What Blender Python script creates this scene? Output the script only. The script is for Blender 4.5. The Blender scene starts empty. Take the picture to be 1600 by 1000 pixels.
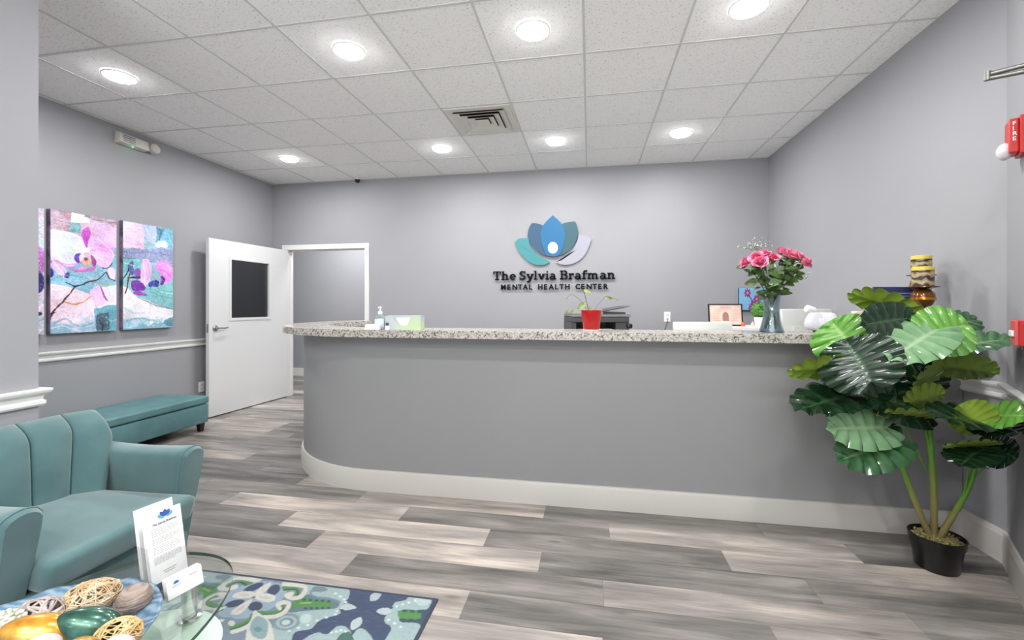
import bpy, bmesh, math, random
import numpy as np
from mathutils import Vector, Matrix, Quaternion
from math import sin, cos, pi, radians, atan2, sqrt

sc = bpy.context.scene
col = sc.collection
PI = pi
random.seed(7)

# ------------------------------------------------------------------ camera
FPX, CX, CY, YAW, H = 680.3, 800.0, 476.4, 0.1759, 1.27
cam_d = bpy.data.cameras.new('camera')
cam = bpy.data.objects.new('camera', cam_d)
col.objects.link(cam)
cam.location = (0, 0, H)
cam.rotation_euler = (PI / 2, 0, YAW)
cam_d.sensor_fit = 'HORIZONTAL'
cam_d.sensor_width = 36.0
cam_d.lens = 36.0 * FPX / 1600.0
cam_d.shift_y = -(500 - CY) / 1600.0
cam_d.clip_start = 0.05
cam_d.clip_end = 60
sc.camera = cam

# ------------------------------------------------------------------ world, view
w = bpy.data.worlds.new('world')
sc.world = w
w.use_nodes = True
w.node_tree.nodes['Background'].inputs[0].default_value = (0.9, 0.95, 1.0, 1)
w.node_tree.nodes['Background'].inputs[1].default_value = 1.0
sc.view_settings.view_transform = 'Standard'
sc.view_settings.look = 'None'
sc.view_settings.gamma = 1.0
sc.view_settings.use_curve_mapping = False
sc.view_settings.exposure = 0.28
sc.cycles.max_bounces = 10
sc.cycles.diffuse_bounces = 6
sc.cycles.glossy_bounces = 5
sc.cycles.transmission_bounces = 8
sc.cycles.transparent_max_bounces = 12
sc.cycles.caustics_reflective = False
sc.cycles.caustics_refractive = False
sc.cycles.sample_clamp_indirect = 4.0
try:
    sc.cycles.use_denoising = True
except Exception:
    pass

LAMP_W = 15.0          # each ceiling lamp
FILL_W = 290.0       # fill lamp added behind the camera
HALL_W = 48.0

# unseen fill lamp, added behind the camera to brighten the room
ld = bpy.data.lights.new('front_fill', 'AREA')
ld.shape = 'RECTANGLE'; ld.size = 3.4; ld.size_y = 2.1
ld.energy = FILL_W; ld.color = (0.96, 0.99, 1.0)
lo = bpy.data.objects.new('front_fill', ld)
col.objects.link(lo)
lo.location = (-0.55, -3.62, 1.4)
lo.rotation_euler = (PI / 2 + radians(76), 0, 0)   # tilted up so the added fill reaches the ceiling

CEIL = 2.945
XL, XR, YB = -4.36, 2.01, 5.41
YF = -3.5
XPART, YPART = -2.5, 1.594
TOP = 1.107           # counter top

# ------------------------------------------------------------------ pixel helpers (1600x1000 frame)
_c, _s = cos(YAW), sin(YAW)
def ray(x, y):
    a = (x - CX) / FPX
    return Vector((_c * a - _s, _s * a + _c, -(y - CY) / FPX))
def atZ(x, y, z):
    d = ray(x, y); return Vector((0, 0, H)) + d * ((z - H) / d.z)
def atY(x, y, Y):
    d = ray(x, y); return Vector((0, 0, H)) + d * (Y / d.y)
def atX(x, y, X):
    d = ray(x, y); return Vector((0, 0, H)) + d * (X / d.x)
def atF(x, y, f):
    return Vector((0, 0, H)) + ray(x, y) * f
def proj_np(X, Y, Z):
    r = _c * X + _s * Y; f = -_s * X + _c * Y
    return CX + FPX * r / f, CY - FPX * (Z - H) / f

def srgb(r, g, b):
    def f(v):
        v /= 255.0
        return v / 12.92 if v <= 0.04045 else ((v + 0.055) / 1.055) ** 2.4
    return (f(r), f(g), f(b), 1.0)
def lin_np(a):
    a = np.clip(a, 0, 255) / 255.0
    return np.where(a <= 0.04045, a / 12.92, ((a + 0.055) / 1.055) ** 2.4)

# ------------------------------------------------------------------ materials
MATS = {}
def mat(name, color, rough=0.5, metal=0.0, spec=0.5, **kw):
    if name in MATS: return MATS[name]
    m = bpy.data.materials.new(name); m.use_nodes = True
    b = m.node_tree.nodes['Principled BSDF']
    b.inputs['Base Color'].default_value = color
    b.inputs['Roughness'].default_value = rough
    b.inputs['Metallic'].default_value = metal
    b.inputs['Specular IOR Level'].default_value = spec
    for k, v in kw.items():
        b.inputs[k.replace('_', ' ')].default_value = v
    MATS[name] = m
    return m
def nt(m):
    t = m.node_tree
    return t, t.nodes, t.links, t.nodes['Principled BSDF']
def add_noise(m, c1, c2, scale=10, detail=4, stretch=(1, 1, 1), bump=0.0, bump_scale=None, lo=0.35, hi=0.65, coord='Object', bdist=0.002):
    t, N, L, b = nt(m)
    tc = N.new('ShaderNodeTexCoord'); mp = N.new('ShaderNodeMapping')
    mp.inputs['Scale'].default_value = stretch
    L.new(tc.outputs[coord], mp.inputs[0])
    nz = N.new('ShaderNodeTexNoise'); nz.inputs['Scale'].default_value = scale; nz.inputs['Detail'].default_value = detail
    L.new(mp.outputs[0], nz.inputs['Vector'])
    cr = N.new('ShaderNodeValToRGB')
    cr.color_ramp.elements[0].position = lo; cr.color_ramp.elements[0].color = c1
    cr.color_ramp.elements[1].position = hi; cr.color_ramp.elements[1].color = c2
    L.new(nz.outputs[0], cr.inputs[0]); L.new(cr.outputs[0], b.inputs['Base Color'])
    if bump:
        n2 = N.new('ShaderNodeTexNoise'); n2.inputs['Scale'].default_value = bump_scale or scale; n2.inputs['Detail'].default_value = 5
        L.new(mp.outputs[0], n2.inputs['Vector'])
        bp = N.new('ShaderNodeBump'); bp.inputs['Strength'].default_value = bump; bp.inputs['Distance'].default_value = bdist
        L.new(n2.outputs[0], bp.inputs['Height']); L.new(bp.outputs[0], b.inputs['Normal'])
    return m

WALLC = srgb(154, 154, 158)
m_wall = add_noise(mat('wall_paint', WALLC, 0.55, spec=0.3), srgb(153, 153, 157), srgb(155, 155, 159), 1.5, bump=0.12, bump_scale=260, bdist=0.001)
m_counterwall = add_noise(mat('counter_paint', srgb(166, 166, 167), 0.5, spec=0.3), srgb(141, 141, 142), srgb(143, 143, 144), 1.5, bump=0.1, bump_scale=260, bdist=0.001)
m_white = mat('white_trim_paint', srgb(224, 223, 221), 0.35)
m_base = mat('baseboard_paint', srgb(196, 192, 187), 0.4)
m_door = mat('white_door_paint', srgb(216, 216, 217), 0.4)
m_tbar = mat('ceiling_grid_shaded', srgb(206, 206, 203), 0.6)  # bars greyed to stand in for the shadow line at the tile edges
m_ceiltile = mat('ceiling_tile', srgb(222, 221, 218), 0.9, spec=0.1)
def _tile():
    t, N, L, b = nt(m_ceiltile)
    tc = N.new('ShaderNodeTexCoord')
    n1 = N.new('ShaderNodeTexNoise'); n1.inputs['Scale'].default_value = 95; n1.inputs['Detail'].default_value = 3
    L.new(tc.outputs['Object'], n1.inputs['Vector'])
    cr = N.new('ShaderNodeValToRGB')
    e = cr.color_ramp.elements
    e[0].position = 0.30; e[0].color = srgb(204, 201, 195)
    e[1].position = 0.42; e[1].color = srgb(246, 245, 243)
    L.new(n1.outputs[0], cr.inputs[0]); L.new(cr.outputs[0], b.inputs['Base Color'])
_tile()

# vinyl planks: per-plank tone and offset come from a colour attribute
m_floor = mat('vinyl_plank', srgb(160, 156, 152), 0.36, spec=0.4)
def _floor():
    t, N, L, b = nt(m_floor)
    at = N.new('ShaderNodeAttribute'); at.attribute_name = 'plank'
    sep = N.new('ShaderNodeSeparateColor'); L.new(at.outputs['Color'], sep.inputs[0])
    tc = N.new('ShaderNodeTexCoord')
    off = N.new('ShaderNodeCombineXYZ')
    ml = N.new('ShaderNodeMath'); ml.operation = 'MULTIPLY'; ml.inputs[1].default_value = 37.0
    L.new(sep.outputs[1], ml.inputs[0]); L.new(ml.outputs[0], off.inputs[0]); L.new(ml.outputs[0], off.inputs[1])
    ad = N.new('ShaderNodeVectorMath'); ad.operation = 'ADD'
    L.new(tc.outputs['Object'], ad.inputs[0]); L.new(off.outputs[0], ad.inputs[1])
    mp = N.new('ShaderNodeMapping'); mp.inputs['Scale'].default_value = (1.0, 7.0, 1)
    L.new(ad.outputs[0], mp.inputs[0])
    n1 = N.new('ShaderNodeTexNoise'); n1.inputs['Scale'].default_value = 1.6; n1.inputs['Detail'].default_value = 6; n1.inputs['Distortion'].default_value = 0.5
    L.new(mp.outputs[0], n1.inputs['Vector'])
    mp2 = N.new('ShaderNodeMapping'); mp2.inputs['Scale'].default_value = (1.5, 26.0, 1)
    L.new(ad.outputs[0], mp2.inputs[0])
    n2 = N.new('ShaderNodeTexNoise'); n2.inputs['Scale'].default_value = 3.0; n2.inputs['Detail'].default_value = 7; n2.inputs['Roughness'].default_value = 0.65
    L.new(mp2.outputs[0], n2.inputs['Vector'])
    # tone + grain
    a1 = N.new('ShaderNodeMath'); a1.operation = 'MULTIPLY_ADD'; a1.inputs[1].default_value = 1.35; a1.inputs[2].default_value = -0.675
    L.new(n1.outputs[0], a1.inputs[0])
    a2 = N.new('ShaderNodeMath'); a2.operation = 'MULTIPLY_ADD'; a2.inputs[1].default_value = 0.55; a2.inputs[2].default_value = -0.275
    L.new(n2.outputs[0], a2.inputs[0])
    s1 = N.new('ShaderNodeMath'); s1.operation = 'ADD'; L.new(a1.outputs[0], s1.inputs[0]); L.new(a2.outputs[0], s1.inputs[1])
    s2 = N.new('ShaderNodeMath'); s2.operation = 'ADD'; L.new(s1.outputs[0], s2.inputs[0]); L.new(sep.outputs[0], s2.inputs[1])
    cr = N.new('ShaderNodeValToRGB'); e = cr.color_ramp.elements
    e[0].position = 0.0; e[0].color = srgb(78, 76, 74)
    e[1].position = 1.0; e[1].color = srgb(196, 186, 177)
    x = e.new(0.35); x.color = srgb(117, 114, 111)
    x = e.new(0.65); x.color = srgb(149, 143, 139)
    L.new(s2.outputs[0], cr.inputs[0])
    # dark knots, sparse
    mp3 = N.new('ShaderNodeMapping'); mp3.inputs['Scale'].default_value = (2.2, 8.0, 1); L.new(ad.outputs[0], mp3.inputs[0])
    vo = N.new('ShaderNodeTexVoronoi'); vo.inputs['Scale'].default_value = 1.0; L.new(mp3.outputs[0], vo.inputs['Vector'])
    kr = N.new('ShaderNodeValToRGB'); kr.color_ramp.elements[0].position = 0.03; kr.color_ramp.elements[0].color = (0.55, 0.53, 0.5, 1)
    kr.color_ramp.elements[1].position = 0.12; kr.color_ramp.elements[1].color = (1, 1, 1, 1)
    L.new(vo.outputs['Distance'], kr.inputs[0])
    mx = N.new('ShaderNodeMix'); mx.data_type = 'RGBA'; mx.blend_type = 'MULTIPLY'; mx.inputs[0].default_value = 0.8
    L.new(cr.outputs[0], mx.inputs[6]); L.new(kr.outputs[0], mx.inputs[7])
    # slight warm / cool drift per plank
    hw = N.new('ShaderNodeMix'); hw.data_type = 'RGBA'; hw.blend_type = 'MULTIPLY'; hw.inputs[7].default_value = (1.0, 0.965, 0.93, 1)
    L.new(sep.outputs[2], hw.inputs[0]); L.new(mx.outputs[2], hw.inputs[6])
    L.new(hw.outputs[2], b.inputs['Base Color'])
    bp = N.new('ShaderNodeBump'); bp.inputs['Strength'].default_value = 0.15; bp.inputs['Distance'].default_value = 0.001
    L.new(n2.outputs[0], bp.inputs['Height']); L.new(bp.outputs[0], b.inputs['Normal'])
_floor()

m_granite = mat('speckled_granite', srgb(205, 200, 190), 0.18)
def _granite():
    t, N, L, b = nt(m_granite)
    tc = N.new('ShaderNodeTexCoord')
    v = N.new('ShaderNodeTexVoronoi'); v.inputs['Scale'].default_value = 150; L.new(tc.outputs['Object'], v.inputs['Vector'])
    sp = N.new('ShaderNodeSeparateColor'); L.new(v.outputs['Color'], sp.inputs[0])
    n = N.new('ShaderNodeTexNoise'); n.inputs['Scale'].default_value = 38; n.inputs['Detail'].default_value = 3; L.new(tc.outputs['Object'], n.inputs['Vector'])
    ad = N.new('ShaderNodeMath'); ad.operation = 'MULTIPLY_ADD'; ad.inputs[1].default_value = 0.75; L.new(sp.outputs[0], ad.inputs[0]); L.new(n.outputs[0], ad.inputs[2])
    cr = N.new('ShaderNodeValToRGB'); cr.color_ramp.interpolation = 'CONSTANT'
    e = cr.color_ramp.elements
    e[0].position = 0.0; e[0].color = srgb(88, 82, 78)
    e[1].position = 0.62; e[1].color = srgb(146, 140, 132)
    x = e.new(0.74); x.color = srgb(172, 167, 158)
    x = e.new(0.92); x.color = srgb(152, 142, 132)
    x = e.new(1.05 if False else 0.98); x.color = srgb(190, 186, 178)
    L.new(ad.outputs[0], cr.inputs[0]); L.new(cr.outputs[0], b.inputs['Base Color'])
_granite()

m_teal = add_noise(mat('teal_velvet', srgb(90, 126, 127), 0.85, spec=0.2, Sheen_Weight=0.5, Sheen_Roughness=0.5), srgb(70, 101, 103), srgb(84, 114, 116), 5, 4, bump=0.15, bump_scale=220, bdist=0.001)
m_tealleather = add_noise(mat('teal_leatherette', srgb(70, 126, 128), 0.5, spec=0.4), srgb(84, 122, 126), srgb(96, 136, 139), 6, 4, bump=0.12, bump_scale=120, bdist=0.001)
m_seam = mat('teal_seam', srgb(34, 74, 76), 0.9)
m_darkwood = mat('dark_wood', srgb(32, 26, 24), 0.4)
m_black = mat('black_plastic', srgb(20, 20, 21), 0.4)
m_blackpot = mat('black_pot', srgb(16, 16, 17), 0.28)
m_darkgrey = mat('dark_grey_plastic', srgb(62, 62, 64), 0.45)
m_midgrey = mat('mid_grey_plastic', srgb(118, 117, 118), 0.45)
m_chrome = mat('chrome', srgb(205, 206, 206), 0.18, 1.0)
m_nickel = mat('brushed_nickel', srgb(176, 175, 172), 0.32, 1.0)
m_lightplastic = mat('light_grey_plastic', srgb(214, 214, 210), 0.45)
m_whiteplastic = mat('white_plastic', srgb(240, 240, 240), 0.3)
m_white_gloss = mat('white_gloss', srgb(222, 224, 232), 0.2)
m_red = mat('red_glaze', srgb(166, 18, 15), 0.15)
m_redfire = mat('red_fire_plastic', srgb(188, 38, 34), 0.35)
m_redlight = mat('red_fire_face', srgb(205, 84, 80), 0.4)
m_lettering = mat('black_lettering', srgb(14, 15, 18), 0.6, spec=.15)
m_paper = mat('white_paper', srgb(240, 240, 238), 0.6)
m_ink = mat('grey_ink', srgb(150, 150, 152), 0.7)
m_blueink = mat('blue_ink', srgb(62, 88, 168), 0.5)
m_tealink = mat('teal_ink', srgb(96, 170, 176), 0.5)
m_petal_c = mat('sign_blue', srgb(42, 104, 148), 0.5, spec=.3)
m_petal_l = mat('sign_slate_blue', srgb(56, 86, 112), 0.45, spec=.3)
m_petal_r = mat('sign_grey_teal', srgb(58, 92, 102), 0.45, spec=.3)
m_petal_t = mat('sign_aqua', srgb(70, 138, 144), 0.5, spec=.3)
m_petal_w = mat('sign_pale_lilac', srgb(160, 159, 172), 0.5, spec=.3)
m_sign_dot = mat('sign_white', srgb(248, 248, 252), 0.3)
m_ventdark = mat('vent_shade', srgb(38, 36, 35), 0.8)
m_ventwhite = mat('vent_white', srgb(214, 210, 203), 0.5)
m_canvas_edge = add_noise(mat('canvas_edge', srgb(96, 96, 120), 0.7), srgb(60, 62, 92), srgb(150, 130, 160), 6, 3, lo=0.4, hi=0.6)

def glass(name, color, rough=0.02, ior=1.45, alpha_mix=None):
    m = mat(name, color, rough, spec=0.5)
    b = m.node_tree.nodes['Principled BSDF']
    b.inputs['Transmission Weight'].default_value = 1.0
    b.inputs['IOR'].default_value = ior
    return m
def thin_glass(name, tint, gloss=0.12, rough=0.03, fr=0.35):
    """clear sheet: tinted transparency with a fresnel-weighted gloss"""
    if name in MATS: return MATS[name]
    m = bpy.data.materials.new(name); m.use_nodes = True
    N, L = m.node_tree.nodes, m.node_tree.links
    N.remove(N['Principled BSDF'])
    out = N['Material Output']
    tr = N.new('ShaderNodeBsdfTransparent'); tr.inputs[0].default_value = tint
    gl = N.new('ShaderNodeBsdfGlossy'); gl.inputs['Roughness'].default_value = rough
    lw = N.new('ShaderNodeLayerWeight'); lw.inputs[0].default_value = 0.45
    mu = N.new('ShaderNodeMath'); mu.operation = 'MULTIPLY_ADD'; mu.inputs[1].default_value = fr; mu.inputs[2].default_value = gloss
    L.new(lw.outputs['Fresnel'], mu.inputs[0])
    mx = N.new('ShaderNodeMixShader'); L.new(mu.outputs[0], mx.inputs[0]); L.new(tr.outputs[0], mx.inputs[1]); L.new(gl.outputs[0], mx.inputs[2])
    L.new(mx.outputs[0], out.inputs[0])
    MATS[name] = m
    return m
m_tableglass = thin_glass('table_glass', (0.965, 0.988, 0.975, 1), 0.015, 0.03, 0.22)
m_glassedge = mat('glass_edge', srgb(62, 84, 72), 0.12)
m_frosted = mat('frosted_glass', srgb(196, 216, 200), 0.45, spec=0.4)
m_acrylic = thin_glass('clear_acrylic', (0.99, 0.992, 0.996, 1), 0.012, 0.03, 0.14)
m_vaseglass = thin_glass('vase_glass', (0.86, 0.91, 0.94, 1), 0.05)
m_bottleglass = thin_glass('clear_bottle', (0.95, 0.97, 0.98, 1), 0.06)
m_doorglass = thin_glass('dark_door_glass', (0.46, 0.47, 0.475, 1), 0.05)
m_dishblue = thin_glass('blue_dish_glass', (0.50, 0.66, 0.80, 1), 0.08, 0.08)
m_globe = mat('bronze_glass', srgb(120, 78, 44), 0.12, 0.6)
m_amber = mat('amber_metal', srgb(196, 132, 44), 0.2, 0.8)
m_candle = mat('mosaic_candle', srgb(190, 170, 90), 0.4)
def _candle():
    t, N, L, b = nt(m_candle)
    tc = N.new('ShaderNodeTexCoord')
    wv = N.new('ShaderNodeTexWave'); wv.wave_type = 'BANDS'; wv.bands_direction = 'Z'
    wv.inputs['Scale'].default_value = 7.5; wv.inputs['Distortion'].default_value = 5.0; wv.inputs['Detail'].default_value = 1.5; wv.inputs['Detail Scale'].default_value = 3.0
    L.new(tc.outputs['Object'], wv.inputs[0])
    cr = N.new('ShaderNodeValToRGB'); cr.color_ramp.interpolation = 'CONSTANT'; e = cr.color_ramp.elements
    e[0].position = 0; e[0].color = srgb(58, 42, 38); e[1].position = 0.22; e[1].color = srgb(112, 92, 80)
    x = e.new(0.42); x.color = srgb(158, 142, 118); x = e.new(0.66); x.color = srgb(130, 110, 92); x = e.new(0.82); x.color = srgb(176, 162, 104)
    L.new(wv.outputs[0], cr.inputs[0]); L.new(cr.outputs[0], b.inputs['Base Color'])
_candle()
m_candletop = mat('yellow_wax', srgb(214, 196, 86), 0.4)
m_stemgreen = mat('rose_stem', srgb(70, 98, 52), 0.5)
m_roseleaf = add_noise(mat('rose_leaf', srgb(70, 104, 50), 0.4), srgb(34, 58, 28), srgb(92, 120, 64), 14, 3)
m_rose = add_noise(mat('pink_petal', srgb(228, 100, 140), 0.6), srgb(208, 58, 110), srgb(234, 142, 170), 26, 3)
m_gyp = mat('white_blossom', srgb(236, 238, 232), 0.6)
m_topiary = add_noise(mat('boxwood_green', srgb(66, 128, 46), 0.6), srgb(34, 88, 24), srgb(104, 168, 66), 60, 3)
m_pothos = add_noise(mat('pothos_leaf', srgb(130, 152, 78), 0.45), srgb(92, 120, 56), srgb(158, 172, 104), 30, 3)
m_twig = mat('brown_twig', srgb(104, 92, 74), 0.7)
m_soil = add_noise(mat('moss_soil', srgb(120, 112, 66), 0.95), srgb(66, 54, 38), srgb(156, 148, 92), 60, 5, bump=0.8, bump_scale=90, bdist=0.01)

def vcol_mat(name, rough=0.8, attr='paint', bump=0.0, bscale=200, sheen=0.0):
    m = mat(name, (0.5, 0.5, 0.5, 1), rough, spec=0.25)
    t, N, L, b = nt(m)
    a = N.new('ShaderNodeAttribute'); a.attribute_name = attr
    L.new(a.outputs['Color'], b.inputs['Base Color'])
    if bump:
        tc = N.new('ShaderNodeTexCoord'); n = N.new('ShaderNodeTexNoise'); n.inputs['Scale'].default_value = bscale
        L.new(tc.outputs['Object'], n.inputs['Vector'])
        bp = N.new('ShaderNodeBump'); bp.inputs['Strength'].default_value = bump; bp.inputs['Distance'].default_value = 0.001
        L.new(n.outputs[0], bp.inputs['Height']); L.new(bp.outputs[0], b.inputs['Normal'])
    return m
m_rug = vcol_mat('printed_rug', 0.95, bump=0.5, bscale=350)
m_canvas = vcol_mat('printed_canvas', 0.6, bump=0.1, bscale=500)
m_stone = add_noise(mat('pale_stone', srgb(196, 188, 190), 0.5), srgb(178, 170, 174), srgb(212, 206, 206), 12, 3)

# ------------------------------------------------------------------ object helpers
def link(o, parent=None, loc=None):
    col.objects.link(o)
    if parent: o.parent = parent
    if loc is not None: o.location = loc
    return o
def tag(o, label=None, cat=None, group=None, kind=None):
    if label: o['label'] = label
    if cat: o['category'] = cat
    if group: o['group'] = group
    if kind: o['kind'] = kind
    return o
def thing(name, label, cat, loc=(0, 0, 0), rz=0.0, group=None):
    o = bpy.data.objects.new(name, None)
    o.empty_display_size = 0.05
    link(o, None, loc); o.rotation_euler = (0, 0, rz)
    return tag(o, label, cat, group)
def struct(name, bm, m, **k):
    o = obj(name, bm, m, **k); o['kind'] = 'structure'; return o
def obj(name, bm, m, parent=None, smooth=False, loc=None, mats=None, angle=40):
    me = bpy.data.meshes.new(name)
    bmesh.ops.recalc_face_normals(bm, faces=bm.faces)
    bm.to_mesh(me); bm.free()
    for mm in (mats or [m]): me.materials.append(mm)
    if smooth:
        me.polygons.foreach_set('use_smooth', [True] * len(me.polygons))
        try: me.set_sharp_from_angle(angle=radians(angle))
        except Exception: pass
    o = bpy.data.objects.new(name, me)
    return link(o, parent, loc)
def copy_tree(o, parent=None):
    c = o.copy(); col.objects.link(c); c.parent = parent
    for ch in list(o.children): copy_tree(ch, c)
    return c

def box(bm, x0, x1, y0, y1, z0, z1, bev=0.0, seg=2, mi=0):
    r = bmesh.ops.create_cube(bm, size=1.0)
    vs = r['verts']
    for v in vs:
        v.co = Vector(((x0 + x1) / 2 + v.co.x * (x1 - x0), (y0 + y1) / 2 + v.co.y * (y1 - y0), (z0 + z1) / 2 + v.co.z * (z1 - z0)))
    fs = set(f for v in vs for f in v.link_faces)
    if bev:
        es = list(set(e for v in vs for e in v.link_edges))
        rr = bmesh.ops.bevel(bm, geom=es, offset=bev, segments=seg, affect='EDGES', profile=0.5)
        fs = set(rr['faces']) | set(f for f in fs if f.is_valid)
    for f in fs:
        if f.is_valid: f.material_index = mi
    return bm
def bx(*a, **k): return box(bmesh.new(), *a, **k)
def hexa(bm, pts, bev=0.0, seg=3):
    """8 corners: bottom 4 (ccw) then top 4"""
    vs = [bm.verts.new(p) for p in pts]
    F = [(3, 2, 1, 0), (4, 5, 6, 7), (0, 1, 5, 4), (1, 2, 6, 5), (2, 3, 7, 6), (3, 0, 4, 7)]
    fs = [bm.faces.new([vs[i] for i in f]) for f in F]
    if bev:
        es = list(set(e for v in vs for e in v.link_edges))
        bmesh.ops.bevel(bm, geom=es, offset=bev, segments=seg, affect='EDGES', profile=0.5)
    return bm
def lathe(bm, prof, n=32, cx=0, cy=0, sx=1.0, sy=1.0, cap=True, mi=0):
    rings = []
    for r, z in prof:
        if r < 1e-5: rings.append([bm.verts.new((cx, cy, z))])
        else: rings.append([bm.verts.new((cx + r * sx * cos(2 * PI * i / n), cy + r * sy * sin(2 * PI * i / n), z)) for i in range(n)])
    for a, b in zip(rings, rings[1:]):
        for i in range(n):
            j = (i + 1) % n
            if len(a) == 1 and len(b) == 1: continue
            if len(a) == 1: f = bm.faces.new((a[0], b[i], b[j]))
            elif len(b) == 1: f = bm.faces.new((a[i], a[j], b[0]))
            else: f = bm.faces.new((a[i], a[j], b[j], b[i]))
            f.material_index = mi
    if cap:
        for rg in (rings[0], rings[-1]):
            if len(rg) > 2: bm.faces.new(rg).material_index = mi
    return bm
def tube(bm, pts, r, n=8, closed=False, mi=0, flat=1.0):
    pts = [Vector(p) for p in pts]
    m = len(pts)
    rs = r if isinstance(r, (list, tuple)) else [r] * m
    rings = []; up = None
    for i, p in enumerate(pts):
        if closed: t = pts[(i + 1) % m] - pts[i - 1]
        else: t = pts[min(i + 1, m - 1)] - pts[max(i - 1, 0)]
        if t.length < 1e-9: t = Vector((0, 0, 1))
        t.normalize()
        if up is None: up = t.orthogonal().normalized()
        else:
            up = up - t * up.dot(t)
            up = up.normalized() if up.length > 1e-6 else t.orthogonal().normalized()
        sd = t.cross(up)
        rings.append([bm.verts.new(p + (up * cos(2 * PI * k / n) * flat + sd * sin(2 * PI * k / n)) * rs[i]) for k in range(n)])
    rng = range(m) if closed else range(m - 1)
    for i in rng:
        a, b = rings[i], rings[(i + 1) % m]
        for k in range(n):
            j = (k + 1) % n
            bm.faces.new((a[k], a[j], b[j], b[k])).material_index = mi
    if not closed:
        bm.faces.new(rings[0]).material_index = mi; bm.faces.new(rings[-1]).material_index = mi
    return bm
def spline(pts, n=8, closed=False):
    P = [Vector(p) for p in pts]; out = []
    m = len(P)
    for i in (range(m) if closed else range(m - 1)):
        if closed: a, b, c, d = P[i - 1], P[i], P[(i + 1) % m], P[(i + 2) % m]
        else: a, b, c, d = P[max(i - 1, 0)], P[i], P[i + 1], P[min(i + 2, m - 1)]
        for k in range(n):
            t = k / n
            out.append(0.5 * ((2 * b) + (c - a) * t + (2 * a - 5 * b + 4 * c - d) * t * t + (-a + 3 * b - 3 * c + d) * t ** 3))
    if not closed: out.append(P[-1].copy())
    return out
def prism(bm, pts2, z0, z1, mi=0):
    """vertical prism over a 2-D outline"""
    a = [bm.verts.new((p[0], p[1], z0)) for p in pts2]
    b = [bm.verts.new((p[0], p[1], z1)) for p in pts2]
    n = len(pts2)
    for i in range(n):
        bm.faces.new((a[i], a[(i + 1) % n], b[(i + 1) % n], b[i])).material_index = mi
    f1 = bm.faces.new(a); f2 = bm.faces.new(b)
    f1.material_index = mi; f2.material_index = mi
    bmesh.ops.triangulate(bm, faces=[f1, f2])
    return bm
def plate(bm, pts, thick, axis=Vector((0, 1, 0)), mi=0):
    """flat outline in 3-D given thickness along axis"""
    a = [bm.verts.new(p) for p in pts]
    b = [bm.verts.new(Vector(p) + axis * thick) for p in pts]
    n = len(pts)
    for i in range(n):
        bm.faces.new((a[i], a[(i + 1) % n], b[(i + 1) % n], b[i])).material_index = mi
    f1 = bm.faces.new(a); f2 = bm.faces.new(b)
    f1.material_index = mi; f2.material_index = mi
    bmesh.ops.triangulate(bm, faces=[f1, f2])
    return bm
def sweep(bm, path, prof, closed=False, mi=0):
    """sweep a (out, z) profile along a horizontal path; out is to the right of travel"""
    P = [Vector((p[0], p[1])) for p in path]; n = len(P); rings = []
    for i in range(n):
        d0 = (P[i] - P[i - 1]) if i > 0 else (P[1] - P[0])
        d1 = (P[i + 1] - P[i]) if i < n - 1 else (P[-1] - P[-2])
        d0.normalize(); d1.normalize()
        n0 = Vector((d0.y, -d0.x)); n1 = Vector((d1.y, -d1.x))
        nn = (n0 + n1); nn.normalize(); k = 1.0 / max(0.3, nn.dot(n0))
        rings.append([bm.verts.new((P[i].x + nn.x * o * k, P[i].y + nn.y * o * k, z)) for o, z in prof])
    for a, b in zip(rings, rings[1:]):
        m = len(prof)
        for j in range(m):
            bm.faces.new((a[j], a[(j + 1) % m], b[(j + 1) % m], b[j])).material_index = mi
    bm.faces.new(rings[0]).material_index = mi; bm.faces.new(rings[-1]).material_index = mi
    return bm

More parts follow.
